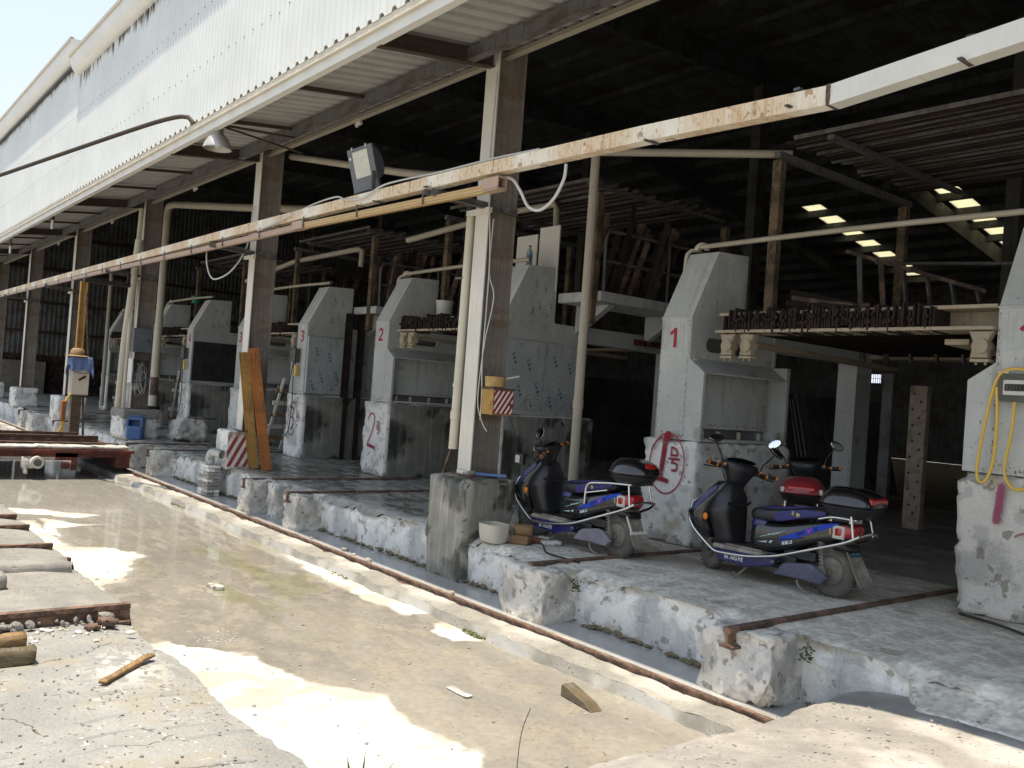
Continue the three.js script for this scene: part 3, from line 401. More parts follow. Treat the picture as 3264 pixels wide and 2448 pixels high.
// rounded eaves gutters, the far one set higher
function zyExtrude(prof, x0, x1, holes) { // outline in (z, y) pushed along x
  const g = ext(poly(prof, holes), x1 - x0); const p = g.attributes.position; for (let i = 0; i < p.count; i++) { const z = p.getX(i), y = p.getY(i), x = p.getZ(i); p.setXYZ(i, x0 + x, y, z); }
  const idx = g.index; if (idx) { for (let i = 0; i < idx.count; i += 3) { const t = idx.getX(i); idx.setX(i, idx.getX(i + 1)); idx.setX(i + 1, t); } } else { for (let i = 0; i < p.count; i += 3) for (const at of [p]) for (let k = 0; k < 3; k++) { const t = at.array[i * 3 + k]; at.array[i * 3 + k] = at.array[(i + 1) * 3 + k]; at.array[(i + 1) * 3 + k] = t; } }
  g.computeVertexNormals(); return g;
}
function gut(x0, x1, yb) { const pr = []; for (let i = 0; i <= 10; i++) { const a = -Math.PI / 2 + i / 10 * Math.PI / 2; pr.push([-6.02 + 0.28 * Math.cos(a), yb + 0.42 + 0.42 * Math.sin(a)]); } return zyExtrude([...pr, [-5.715, yb + 0.43], [-5.715, yb + 0.53], [-6.06, yb + 0.53], [-6.06, yb]], x0, x1); }
for (const [x0, x1, yb] of [[-30, XR, 10.5], [XL, -30.02, 11.05]]) obj('gutter', gut(x0, x1, yb), M.gutter, shed);
for (const [x0, x1, yb] of [[-30.02, XR, 10.5], [XL, -30, 11.05]]) obj('gutter_lip', zyExtrude([[-5.715, yb + 0.45], [-5.69, yb + 0.45], [-5.69, yb + 0.56], [-5.80, yb + 0.56], [-5.80, yb + 0.535], [-5.715, yb + 0.535]], x0, x1), M.pvcOld, shed);
// roof, rear and end walls
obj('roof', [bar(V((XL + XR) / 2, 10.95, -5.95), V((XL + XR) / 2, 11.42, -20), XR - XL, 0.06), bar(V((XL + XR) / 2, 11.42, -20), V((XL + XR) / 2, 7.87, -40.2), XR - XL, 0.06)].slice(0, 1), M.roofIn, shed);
{ // far roof slope left open where the translucent strips are let in
  const y = (z) => 11.42 - (z + 20) * -0.1757, strips = []; const at = [-20.0, -14.9]; const cut = [];
  for (const x of at) cut.push([x, x + 0.8]); cut.sort((a, b) => a[0] - b[0]);
  const g = []; let x = XL; const z0 = -29.6, z1 = -38;
  const panel = (a, b, za, zb) => bar(V((a + b) / 2, y(za), za), V((a + b) / 2, y(zb), zb), b - a, 0.06);
  for (const [a, b] of [...cut, [XR, XR]]) { g.push(panel(x, a, -20, -40.2)); if (a < XR) { g.push(panel(a, b, -20, z0)); g.push(panel(a, b, z1, -40.2)); strips.push(panel(a, b, z0, z1)); } x = b; }
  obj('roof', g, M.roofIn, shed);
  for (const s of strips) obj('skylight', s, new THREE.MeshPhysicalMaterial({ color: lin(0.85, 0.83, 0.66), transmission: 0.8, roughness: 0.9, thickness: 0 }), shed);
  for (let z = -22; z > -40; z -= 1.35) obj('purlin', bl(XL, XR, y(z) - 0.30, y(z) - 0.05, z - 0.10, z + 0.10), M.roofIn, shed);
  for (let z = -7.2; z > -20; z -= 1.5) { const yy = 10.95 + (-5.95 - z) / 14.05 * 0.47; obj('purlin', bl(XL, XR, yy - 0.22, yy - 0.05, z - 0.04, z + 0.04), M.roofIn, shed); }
}
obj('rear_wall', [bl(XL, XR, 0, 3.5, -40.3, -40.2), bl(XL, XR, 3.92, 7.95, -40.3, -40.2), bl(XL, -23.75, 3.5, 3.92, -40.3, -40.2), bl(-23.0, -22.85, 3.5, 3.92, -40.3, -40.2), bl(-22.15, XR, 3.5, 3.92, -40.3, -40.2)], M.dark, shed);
for (const x of [-23.75, -22.85]) { const w = obj('barred_window', [bl(x, x + 0.72, 3.70, 3.72, -40.2, -40.18)], M.dark, shed); for (let i = 0; i <= 6; i++) obj('bar', bl(x + i * 0.11, x + i * 0.11 + 0.018, 3.5, 3.92, -40.17, -40.15), M.dark, w); }
obj('end_wall', [corrugated(V(XL, 1.9, -5.9), V(0, 0, -1), 34.3, V(0, 1, 0), 10.9, V(1, 0, 0), 0.22, 0.04)], M.endWall, shed, true);
obj('end_wall_base', bl(XL - 0.1, XL + 0.05, 0, 1.95, -40.2, -5.9), mat(T.rust, 2, { color: lin(0.5, 0.45, 0.42) }), shed);
for (const y of [3.1, 4.6, 6.3, 8]) obj('girt', bl(XL + 0.02, XL + 0.14, y - 0.07, y + 0.07, -40, -6), M.brownSteel, shed);
obj('end_wall', bl(XR, XR + 0.06, -0.2, 12.7, -40.2, -6), M.dark, shed);
// canopy over the front
const CY = (z) => 5.36 + (-4.42 - z) * 0.14; // underside of sheet
obj('canopy_sheet', corrugated(V(XL, CY(-4.38) + 0.02, -4.38), V(1, 0, 0), XR - XL, V(0, 0.1386, -0.99).normalize(), 1.88, V(0, 0.99, 0.14), 0.25, 0.045), M.soffit, shed, true);
obj('fascia', [bl(XL, XR, 5.20, 5.365, -4.455, -4.43), bl(XL, XR, 5.185, 5.2, -4.52, -4.43)], M.pipeWhite, shed);
obj('fascia_cap', bl(XL, XR, 5.30, 5.385, -4.428, -4.39), M.fascia, shed);
obj('canopy_channel', [bl(XL, XR, CY(-5.62) - 0.17, CY(-5.62) - 0.03, -5.64, -5.62), bl(XL, XR, CY(-5.62) - 0.185, CY(-5.62) - 0.17, -5.70, -5.60), bl(XL, XR, CY(-5.62) - 0.045, CY(-5.62) - 0.03, -5.70, -5.641)], M.greySteel, shed);
obj('canopy_edge_trim', [bl(XL, XR, 5.535, 5.60, -6.19, -6.165), bl(XL, XR, 5.52, 5.535, -6.21, -6.13)], M.pvcOld, shed);
const COLX = [-8.42, -15.2, -22.0, -28.7, -35.5, -42.3];
const COLR = -1.6;
for (const x of [...COLX, COLR]) obj('canopy_beam', [bar(V(x + 0.12, CY(-4.5) - 0.11, -4.5), V(x + 0.12, CY(-6.0) - 0.11, -6.0), 0.014, 0.15), bar(V(x + 0.12, CY(-4.5) - 0.025, -4.5), V(x + 0.12, CY(-6.0) - 0.025, -6.0), 0.10, 0.014), bar(V(x + 0.12, CY(-4.5) - 0.192, -4.5), V(x + 0.12, CY(-6.0) - 0.192, -6.0), 0.10, 0.014)], M.brownSteel, shed);
for (let i = -1; i < COLX.length; i++) { const a = i < 0 ? COLR : COLX[i]; for (const k of [1, 2]) obj('canopy_rod', bar(V(a - 2.26 * k, CY(-4.5) - 0.05, -4.5), V(a - 2.26 * k, CY(-5.7) - 0.06, -5.7), 0.05, 0.05), M.brownSteel, shed); }
// columns: H sections on concrete plinths
const PL = [[0.22, 0.74, 0.72], [0.3, 0.54, 0.5], [0.42, 1.1, 0.78], [0.42, 1.1, 0.75], [0.42, 1.1, 0.75], [0.42, 1.1, 0.75]];
COLX.forEach((x, i) => {
  const top = 5.75, c = obj('column', [bl(x + 0.118, x + 0.132, 0.6, top, -6.39, -6.012), bl(x, x + 0.25, 0.6, top, -6.40, -6.386)], M.column, shed);
  obj('front_flange', bl(x, x + 0.25, 0.6, top + 0.1, -6.012, -5.998), M.flange, c);
  obj('base_plate', bl(x - 0.06, x + 0.31, 0.645, 0.67, -6.45, -5.95), M.rust, c);
  const [dx, w, d] = PL[i];
  obj('plinth', [rough(w, i ? 0.68 : 1.17, d, 0.02, x - dx + w / 2, i ? 0.31 : 0.06, -5.76 - d / 2, 0.05, 1, 0.03)], i === 0 ? mat(T.stain, 1.6, { color: lin(1.7, 1.66, 1.6), bumpScale: 0.012 }) : M.plaster, c);
  if (i === 2) obj('plinth_cap', rough(w + 0.03, 0.22, d + 0.03, 0.012, x - dx + w / 2, 0.55, -5.76 - d / 2, 0.05, 1, 0.02), M.concreteDark, c);
});
obj('column', [bl(COLR + 0.118, COLR + 0.132, 0, 5.75, -6.39, -6.012), bl(COLR, COLR + 0.25, 0, 5.75, -6.4, -6.386), bl(COLR, COLR + 0.25, 0, 5.8, -6.012, -5.998)], M.column, shed);
// deep rafters springing from the columns and inner columns
for (const x of [...COLX, COLR]) {
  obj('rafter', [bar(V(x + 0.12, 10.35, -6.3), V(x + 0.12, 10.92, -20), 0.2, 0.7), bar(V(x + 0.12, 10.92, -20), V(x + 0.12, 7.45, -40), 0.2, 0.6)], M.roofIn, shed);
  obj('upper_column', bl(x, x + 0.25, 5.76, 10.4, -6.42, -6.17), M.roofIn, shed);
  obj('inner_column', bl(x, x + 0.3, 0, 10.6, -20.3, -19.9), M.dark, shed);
}
// low shed front seen at the far end
obj('far_partition', bl(-49.8, -49.7, 0, 1.6, -9.5, -6.4), M.column, shed);
{ // red and white warning stripes on the second plinth
  const t = canvasTex(512, 384, (c, w, h) => { c.fillStyle = '#d9d5cc'; c.fillRect(0, 0, w, h); c.fillStyle = '#8d3538'; for (let k = -2; k < 6; k++) { c.beginPath(); c.moveTo(k * 150, h); c.lineTo(k * 150 + 75, h); c.lineTo(k * 150 + 75 + 330, 0); c.lineTo(k * 150 + 330, 0); c.fill(); } for (let i = 0; i < 900; i++) { const x = rnd() * w, y = rnd() * h; c.fillStyle = `rgba(${190 + rnd() * 40},${185 + rnd() * 40},${175 + rnd() * 40},${rnd() * 0.5})`; c.fillRect(x, y, rnd() * 14, rnd() * 5); } c.fillStyle = '#9d978a'; for (let i = 0; i < 260; i++) c.fillRect(rnd() * w, rnd() * rnd() * 70, rnd() * 30, rnd() * 12); c.globalCompositeOperation = 'destination-out'; for (let i = 0; i < 1400; i++) { const x = rnd() * w, y = rnd() * h; if (fbm(x / 60, y / 60, 4) < 0.47) continue; c.fillStyle = `rgba(0,0,0,${0.3 + rnd() * 0.6})`; c.fillRect(x, y, 2 + rnd() * 12, 1 + rnd() * 6); } });
  print('warning_stripes', 0.48, 0.60, t, shed, [-15.2 - 0.3 + 0.54 + 0.016, 0.33, -6.01], [0, Math.PI / 2, 0]);
}
// ---------------------------------------------------------------- gang saws
function mir(g, W) { // mirror in x about W / 2
  if (g.index) g = g.toNonIndexed(); for (const k of ['position', 'normal']) { const a = g.attributes[k]; if (!a) continue; for (let i = 0; i < a.count; i++) a.setX(i, k === 'position' ? W - a.getX(i) : -a.getX(i)); }
  for (const k of Object.keys(g.attributes)) { const a = g.attributes[k], n = a.itemSize; for (let i = 0; i < a.count; i += 3) for (let c = 0; c < n; c++) { const t = a.array[(i + 1) * n + c]; a.array[(i + 1) * n + c] = a.array[(i + 2) * n + c]; a.array[(i + 2) * n + c] = t; } }
  return g;
}
const redNum = {}; const numTex = (n) => redNum[n] ??= printMat(canvasTex(128, 192, (c, w, h) => { c.font = 'bold 190px sans-serif'; c.textAlign = 'center'; c.textBaseline = 'middle'; c.fillStyle = '#a82c3c'; c.save(); c.translate(w / 2, h / 2 + 8); c.scale(0.95, 1); c.fillText(n, 0, 0); c.restore(); c.globalCompositeOperation = 'destination-out'; for (let i = 0; i < 900; i++) { const x = rnd() * w, y = rnd() * h; if (fbm(x / 22, y / 22, 3) < 0.45) continue; c.fillStyle = `rgba(0,0,0,${rnd() * 0.6})`; c.fillRect(x, y, rnd() * 5, rnd() * 4); } }));
function hao(c, x, y, s, wd) { // the sign for "number": a box over a hooked five
  c.lineWidth = wd; c.lineCap = 'round'; c.lineJoin = 'round';
  c.beginPath(); c.moveTo(x, y); c.lineTo(x, y + s * 0.42); c.moveTo(x, y); c.quadraticCurveTo(x + s * 0.42, y + s * 0.02, x + s * 0.36, y + s * 0.38); c.lineTo(x, y + s * 0.40); c.stroke();
  c.beginPath(); c.moveTo(x - s * 0.12, y + s * 0.58); c.lineTo(x + s * 0.50, y + s * 0.56); c.moveTo(x + s * 0.12, y + s * 0.58); c.lineTo(x + s * 0.05, y + s * 0.80); c.quadraticCurveTo(x + s * 0.45, y + s * 0.72, x + s * 0.40, y + s * 0.98); c.quadraticCurveTo(x + s * 0.34, y + s * 1.20, x + s * 0.10, y + s * 1.14); c.stroke();
}
const graf = {
  1: canvasTex(384, 512, (c) => { c.strokeStyle = 'rgba(168,52,72,0.85)'; c.lineWidth = 13; c.beginPath(); c.ellipse(196, 256, 165, 228, 0.05, 0, 7); c.stroke(); c.strokeStyle = c.fillStyle = '#8e1d2e'; c.lineCap = 'butt'; c.lineWidth = 44; c.beginPath(); c.moveTo(178, 30); c.quadraticCurveTo(160, 200, 142, 372); c.stroke(); c.beginPath(); c.ellipse(190, 52, 34, 44, 0.3, 0, 7); c.fill(); c.lineWidth = 34; c.beginPath(); c.moveTo(70, 380); c.quadraticCurveTo(150, 372, 222, 392); c.stroke(); c.lineWidth = 14; c.beginPath(); c.moveTo(140, 60); c.quadraticCurveTo(70, 90, 40, 170); c.stroke(); c.strokeStyle = '#93273a'; hao(c, 236, 130, 150, 17); for (let i = 0; i < 14; i++) { c.strokeStyle = 'rgba(150,40,55,0.5)'; c.lineWidth = 3; const x = 70 + i * 11; c.beginPath(); c.moveTo(x, 385); c.lineTo(x, 395 + rnd() * 45); c.stroke(); } }),
  2: canvasTex(384, 512, (c) => { c.strokeStyle = '#9c3049'; c.lineCap = 'round'; c.lineWidth = 16; c.beginPath(); c.moveTo(70, 130); c.quadraticCurveTo(130, 10, 200, 80); c.quadraticCurveTo(240, 200, 90, 400); c.stroke(); c.lineWidth = 40; c.beginPath(); c.moveTo(95, 425); c.lineTo(235, 445); c.stroke(); hao(c, 275, 140, 120, 12); }),
  3: canvasTex(384, 512, (c) => { c.strokeStyle = 'rgba(110,48,66,0.9)'; c.lineCap = 'round'; c.lineWidth = 13; c.beginPath(); c.ellipse(170, 256, 120, 225, 0.08, 0, 7); c.stroke(); c.lineWidth = 22; c.beginPath(); c.moveTo(110, 110); c.quadraticCurveTo(250, 100, 150, 240); c.quadraticCurveTo(280, 260, 150, 400); c.stroke(); hao(c, 310, 150, 110, 10); }),
  4: canvasTex(384, 512, (c) => { c.strokeStyle = 'rgba(130,70,84,0.6)'; c.lineCap = 'round'; c.lineWidth = 12; c.beginPath(); c.ellipse(190, 256, 130, 200, 0, 0, 7); c.stroke(); c.lineWidth = 16; c.beginPath(); c.moveTo(220, 110); c.lineTo(110, 300); c.lineTo(270, 300); c.moveTo(230, 200); c.lineTo(210, 420); c.stroke(); }),
};
for (const k of Object.keys(graf)) { const c = graf[k].image.getContext('2d'), w = 384, h = 512; c.globalCompositeOperation = 'destination-out'; for (let i = 0; i < 5200; i++) { const x = rnd() * w, y = rnd() * h, n = fbm(x / 34, y / 34, 4); if (n < 0.42) continue; c.fillStyle = `rgba(0,0,0,${(n - 0.38) * (0.6 + rnd())})`; c.beginPath(); c.arc(x, y, 0.8 + rnd() * 3.2, 0, 7); c.fill(); } }
const stickers = canvasTex(512, 512, (c, w, h) => { // remnants of blue stick-on characters and dark scratches
  for (let k = 0; k < 5; k++) { c.save(); c.translate([110, 300, 200, 420, 70][k], [90, 130, 330, 300, 400][k]); c.rotate(1.1); c.strokeStyle = 'rgba(60,110,160,0.75)'; c.lineWidth = 6; for (let i = 0; i < 3; i++) { const x = i * 34; c.beginPath(); c.moveTo(x, 0); c.lineTo(x + 22, 4); c.moveTo(x + 10, -10); c.lineTo(x + 10, 22); c.moveTo(x - 2, 20); c.lineTo(x + 22, 22); if (i) { c.moveTo(x, 10); c.lineTo(x + 20, 12); } c.stroke(); } c.restore(); }
  for (let i = 0; i < 26; i++) { c.strokeStyle = `rgba(58,48,40,${0.4 + rnd() * 0.5})`; c.lineWidth = 1 + rnd() * 5; const x = rnd() * w, y = rnd() * h; c.beginPath(); c.moveTo(x, y); c.lineTo(x + rr(-14, 14), y + rr(8, 60)); c.stroke(); }
  for (let i = 0; i < 60; i++) { c.fillStyle = `rgba(78,66,50,${0.3 + rnd() * 0.5})`; c.beginPath(); c.ellipse(rnd() * w, h * 0.78 + rnd() * h * 0.2, rnd() * 12, rnd() * 9, rnd() * 3, 0, 7); c.fill(); }
});
const stickerMat = printMat(stickers);
function gangSaw(x, W, dz, dy, num, label, opt = {}) {
  const g = thing('gang_saw', label, 'stone saw', [x, 0, -8.1 + dz], 0, 'gang saws in a row along the platform');
  const H = 1.23 + dy, Y = dy; const zs = (pr) => pr;
  const parts = () => ({
    front: ext(poly([[0, H], [0.69, H], [0.69, 2.04 + Y], [0.46, 2.2 + Y], [0.46, 2.68 + Y], [0, 2.68 + Y]]), 0.05, 0.006).translate(0, 0, -0.05),
    body: [zyExtrude([[-1.65, H + 0.15], [-0.05, H + 0.15], [-0.05, 2.678 + Y], [-1.65, 2.678 + Y]], 0.40, 0.45, [stadium(-1.08, -0.30, 2.385 + Y, 0.085)]), bl(0.004, 0.05, H, 2.678 + Y, -1.65, -0.05), bl(0.05, 0.40, 2.63 + Y, 2.678 + Y, -1.65, -0.05), bl(0.05, 0.4, H + 0.15, H + 0.2, -1.65, -0.05), bl(0.0, 0.69, H, 2.2 + Y, -1.70, -1.65), bl(0.01, 0.69, H + 0.001, H + 0.035, -1.648, -0.052), bl(0.0, 0.46, 2.2 + Y, 2.678 + Y, -1.70, -1.65),
      bar(V(0.45, 2.195 + Y, -0.85), V(0.68, 2.035 + Y, -0.85), 1.6, 0.025), bl(0.45, 0.69, 2.02 + Y, 2.2 + Y, -1.649, -1.63), bl(0.45, 0.64, H + 0.036, H + 0.15, -1.6, -1.56), bl(0.45, 0.5, H + 0.036, 2.2 + Y, -0.12, -0.052)],
    cap: [zyExtrude([[0, 2.684 + Y], [-0.42, 3.52 + Y], [-1.0, 3.55 + Y], [-1.0, 2.684 + Y]], 0.003, 0.457), bl(-0.004, 0.464, 2.676 + Y, 2.690 + Y, -1.01, 0.012)],
    beam: [bl(0.08, 0.38, 2.44 + Y, 2.70 + Y, -4.2, -1.70), bl(0.08, 0.38, 0.2, 2.44 + Y, -4.2, -3.8)],
    bolts: [0.2, 0.5, 0.9, 1.3].map((z) => new THREE.CylinderGeometry(0.03, 0.03, 0.09, 8).translate(0.56, H + 0.08, -z)),
  });
  const L = parts(), R = parts();
  const tl = obj('tower', [L.front, ...L.body], M.paint, g), tr = obj('tower', [R.front, ...R.body].map((q) => mir(uvm(q), W)), M.paint, g);
  obj('tower_cap', L.cap, M.paint, tl); obj('tower_cap', R.cap.map((q) => mir(uvm(q), W)), M.paint, tr);
  for (const q of L.bolts) obj('anchor_bolt', q, M.pvcOld, tl); for (const q of R.bolts) obj('anchor_bolt', mir(uvm(q), W), M.pvcOld, tr);
  obj('frame_beam', L.beam, M.paint, g); obj('frame_beam', R.beam.map((q) => mir(uvm(q), W)), M.paint, g);
  // outer side sheets of the right-hand tower
  const panelM = opt.dark ? mat(T.steel, 1.5, { color: lin(0.12, 0.12, 0.13), bumpScale: 0.002 }) : M.paintPanel;
  if (opt.panels !== false) { const a = obj('side_panel', rb(0.02, 1.06, 0.80, 0.004, W + 0.012, H + 0.60, -0.44), panelM, g), b = obj('side_panel', rb(0.016, 1.06, 0.86, 0.004, W + 0.010, H + 0.60, -1.28), panelM, g); if (!opt.dark) { print('sticker_marks', 0.78, 1.04, stickerMat, a, [W + 0.0245, H + 0.60, -0.44], [0, Math.PI / 2, 0]); print('sticker_marks', 0.84, 1.04, stickerMat, b, [W + 0.0205, H + 0.60, -1.28], [0, Math.PI / 2, 0]); }
    print('sticker_marks', 0.5, 0.7, stickerMat, tr, [W - 0.003 + 0.003, 3.08 + Y, -0.72], [0, Math.PI / 2, 0]); }
  // concrete bases
  const bw = opt.wideBase || 0;
  obj('concrete_base', rough(0.83, H - 0.004, 1.86, 0.02, 0.275, H / 2 - 0.002, -0.89, 0.055, 1, 0.02), num === '1' ? M.plaster : M.plaster, g);
  obj('concrete_base', rough(0.83 + bw, H - 0.004, 1.86, bw ? 0.035 : 0.018, W - 0.275 + bw / 2, H / 2 - 0.002, -0.89, 0.045, 1, 0.02), bw ? mat(T.wash, 2.1, { color: lin(0.80, 0.76, 0.70), bumpScale: 0.014 }) : M.plaster, g);
  if (num !== '1') { obj('stained_face', rough(0.012, H - 0.03, 1.8, 0.004, 0.708, H / 2 - 0.01, -0.92, 0.08), M.stain, g); obj('stained_face', rough(0.012, H - 0.03, 1.8, 0.004, W + 0.158, H / 2 - 0.01, -0.92, 0.08), mat(T.stain, 1.9, { color: lin(1.75, 1.76, 1.76), bumpScale: 0.006 }), g); }
  // blade frame: channel with the blade heads packed in it
  const f = obj('blade_frame', [rb(W - 1.33, 0.034, 0.40, 0.006, W / 2 + 0.195, 2.50 + Y, -0.13), rb(W - 1.33, 0.035, 0.34, 0.006, W / 2 + 0.195, 2.70 + Y, -0.16), bl(0.862, W - 0.472, 2.52 + Y, 2.69 + Y, -0.30, -0.27), bl(W - 1.02, W - 1.0, 2.522 + Y, 2.683 + Y, -0.27, 0.02), bl(0.862, 0.882, 2.522 + Y, 2.683 + Y, -0.26, -0.1)], M.cream, g);
  const heads = []; for (let xx = 1.0; xx < W - 1.0; xx += 0.03) { const h = rr(0.15, 0.25); heads.push(bx(0.017, h, 0.30, xx + rr(-0.006, 0.006), 2.60 + Y + rr(-0.03, 0.05), -0.08 + rr(-0.03, 0.02))); if (rnd() > 0.3) heads.push(bx(0.022, 0.03, 0.04, xx, 2.60 + Y + rr(-0.04, 0.05), 0.09)); if (rnd() > 0.5) heads.push(cyl(V(xx, 2.46 + Y, 0.05), V(xx + rr(-0.01, 0.01), 2.53 + Y, 0.06), 0.006, 0.006, 5)); }
  tag(obj('blade_heads', heads, M.rustDark, f), undefined, undefined, undefined, 'stuff');
  const blades = []; for (let xx = 1.0; xx < W - 1.0; xx += 0.07) blades.push(bx(0.008, 0.11, 3.3, xx, 2.57 + Y, -1.9)); tag(obj('saw_blades', blades, M.rustDark, f), undefined, undefined, undefined, 'stuff');
  obj('rear_frame', [bl(0.7, W - 0.7, 2.48 + Y, 2.54 + Y, -3.9, -3.55), bl(0.7, W - 0.7, 2.66 + Y, 2.7 + Y, -3.9, -3.55), bl(0.7, W - 0.7, 2.54 + Y, 2.66 + Y, -3.75, -3.70)], M.cream, g);
  for (const [xx, s] of [[0.98, 1], [1.24, 1], [W - 0.62, 1]]) obj('bearing_bracket', [ext(poly([[-0.07, 0], [0.14, 0], [0.09, -0.10], [0.10, -0.24], [-0.05, -0.24], [-0.03, -0.10]].map(([a, b]) => [a, b])), 0.1, 0.012).translate(xx, 2.475 + Y, -0.06), new THREE.CylinderGeometry(0.07, 0.07, 0.14, 14).rotateX(Math.PI / 2).translate(xx + 0.04, 2.34 + Y, -0.01), bl(xx - 0.04, xx + 0.12, 2.20 + Y, 2.225 + Y, -0.07, 0.05), ...[0, 0.08].map((d) => new THREE.CylinderGeometry(0.012, 0.012, 0.03, 6).translate(xx + d, 2.19 + Y, 0.01))], M.cream, g);
  for (const xx of [1.05, W - 0.9]) obj('connecting_rod', bar(V(xx, 2.40 + Y, -0.2), V(xx, 2.34 + Y, -3.5), 0.22, 0.05), M.cream, g);
  // numbers stencilled on steel and sprayed on concrete
  for (const xx of [0.21, W - 0.21]) print('painted_number', 0.22, 0.33, numTex(num), xx < 1 ? tl : tr, [xx, 2.45 + Y, 0.0045]);
  if (graf[num] && opt.grafL !== false) print('sprayed_mark', 0.62, 0.80, graf[num], g, [0.27, H * 0.60 + (num === '1' ? 0.20 : 0), 0.062]);
  if (graf[num] && opt.grafR) print('sprayed_mark', 0.62, 0.80, graf[num], g, [W - 0.26, H * 0.6, 0.062]);
  // water pipe along the top
  obj('water_pipe', [tube([[0.1, 3.62 + Y, -0.5], [W / 2, 3.64 + Y, -0.5], [W - 0.1, 3.62 + Y, -0.5]], 0.032, 8, 8)], M.pvcOld, g);
  obj('pipe_elbow', [new THREE.TorusGeometry(0.07, 0.035, 8, 12, Math.PI).rotateY(0.3).translate(0.1, 3.58 + Y, -0.52), tube([[0.02, 3.60 + Y, -0.6], [-0.06, 3.55 + Y, -0.45], [-0.07, 3.2 + Y, -0.4], [-0.04, 2.75 + Y, -0.12]], 0.025, 16, 8)], M.pvc, g);
  return g;
}
function stadium(z0, z1, y, r) { const p = []; for (let i = 0; i <= 8; i++) { const a = Math.PI / 2 + i / 8 * Math.PI; p.push([z0 + r + r * Math.cos(a), y + r * Math.sin(a)]); } for (let i = 0; i <= 8; i++) { const a = -Math.PI / 2 + i / 8 * Math.PI; p.push([z1 - r + r * Math.cos(a), y + r * Math.sin(a)]); } return p; }
const saw1 = gangSaw(-7.31, 4.35, 0, 0, '1', 'grey gang saw marked 1, behind the two nearest scooters', { wideBase: 0.5, panels: false });
const saw2 = gangSaw(-14.25, 3.8, 0, 0.1, '2', 'grey gang saw marked 2, behind the nearest column');
const saw3 = gangSaw(-20.87, 3.8, 0, 0.1, '3', 'grey gang saw marked 3, behind the orange beams', { grafL: false, grafR: true });
const saw4 = gangSaw(-27.85, 3.8, 0, 0.1, '4', 'grey gang saw marked 4, with a dark side panel and ladder', { dark: true, grafR: true });
const saw5 = gangSaw(-34.7, 3.8, -0.45, 0.1, '5', 'grey gang saw marked 5, farthest along the platform', {});
// extras that only single saws have
print('sprayed_mark', 0.5, 0.62, canvasTex(256, 320, (c) => { for (let i = 0; i < 420; i++) { const t = i / 420; c.fillStyle = `rgba(150,70,96,${0.05 + 0.10 * rnd()})`; c.beginPath(); c.arc(84 - t * 14 + rr(-9, 9), 40 + t * 170 + rr(-6, 6), 6 + rnd() * 9, 0, 7); c.fill(); } c.strokeStyle = 'rgba(150,60,84,0.7)'; c.lineWidth = 11; c.beginPath(); c.moveTo(150, 262); c.quadraticCurveTo(168, 236, 250, 232); c.stroke(); }), saw1, [4.13, 0.92, 0.095]);
// rust and slurry runs on the steel faces
{
  const runs = [0, 1].map((k) => printMat(canvasTex(256, 512, (c, w, h) => { for (let i = 0; i < 46; i++) { const x = rnd() * w, y = rnd() < 0.6 ? rnd() * 40 : rnd() * h * 0.7, L = 30 + rnd() * 190, a = 0.05 + rnd() * 0.16, col = rnd() < 0.45 ? '112,74,44' : rnd() < 0.5 ? '70,64,56' : '214,210,200', ww = 1 + rnd() * 5; for (let q = 0; q < L; q += 3) { c.fillStyle = `rgba(${col},${a * (1 - q / L)})`; c.fillRect(x + rr(-1, 1), y + q, ww * (1 - 0.5 * q / L), 3.5); } } for (let i = 0; i < 260; i++) { const e = rnd(), x = e < 0.35 ? rnd() * rnd() * 22 : e < 0.7 ? w - rnd() * rnd() * 22 : rnd() * w, y = e < 0.7 ? rnd() * h : h - rnd() * rnd() * 40; c.fillStyle = `rgba(${96 + rnd() * 30},${64 + rnd() * 20},${40 + rnd() * 14},${0.2 + rnd() * 0.4})`; c.beginPath(); c.ellipse(x, y, 0.8 + rnd() * 3.4, 0.8 + rnd() * 5, 0, 0, 7); c.fill(); } })));
  [[saw1, 4.35, 0], [saw2, 3.8, 0.1], [saw3, 3.8, 0.1], [saw4, 3.8, 0.1], [saw5, 3.8, 0.1]].forEach(([s, W, dy], i) => { print('rust_runs', 0.44, 1.40, runs[i % 2], s, [0.23, 1.96 + dy, 0.0025]); print('rust_runs', 0.44, 1.40, runs[(i + 1) % 2], s, [W - 0.23, 1.96 + dy, 0.0025]); print('rust_runs', 1.45, 0.62, runs[i % 2], s, [0.4535, 1.72 + dy, -0.86], [0, Math.PI / 2, 0]); print('rust_runs', 0.56, 0.80, runs[(i + 1) % 2], s, [0.4605, 3.1 + dy, -0.71], [0, Math.PI / 2, 0]); print('rust_runs', 1.5, 0.30, runs[i % 2], s, [W + 0.0005, 2.52 + dy, -0.82], [0, Math.PI / 2, 0]); });
}
obj('rear_post', [bl(1.28, 1.42, 0.5, 2.25, -2.98, -2.9)], M.greySteel, saw1); 
{ const p = bl(1.68, 1.90, 0.3, 2.1, -2.95, -2.85); const q = obj('perforated_post', p, mat(T.plaster, 0.6, { color: lin(0.50, 0.42, 0.34), bumpScale: 0.01 }), saw1); for (let i = 0; i < 16; i++) obj('bolt_hole', new THREE.CylinderGeometry(0.016, 0.016, 0.01, 8).rotateX(Math.PI / 2).translate(1.74 + (i % 2) * 0.09 + rr(-0.02, 0.02), 2.0 - i * 0.10, -2.846), M.cableBlack, q); }
obj('door_cabinet', rb(0.06, 1.18, 0.82, 0.008, 3.85, 1.95, -0.42), mat(T.paint, 1.0, { color: lin(0.60, 0.64, 0.66), bumpScale: 0.004 }), saw3); print('sticker_marks', 0.8, 1.15, stickerMat, saw3, [3.8835, 1.95, -0.42], [0, Math.PI / 2, 0]);
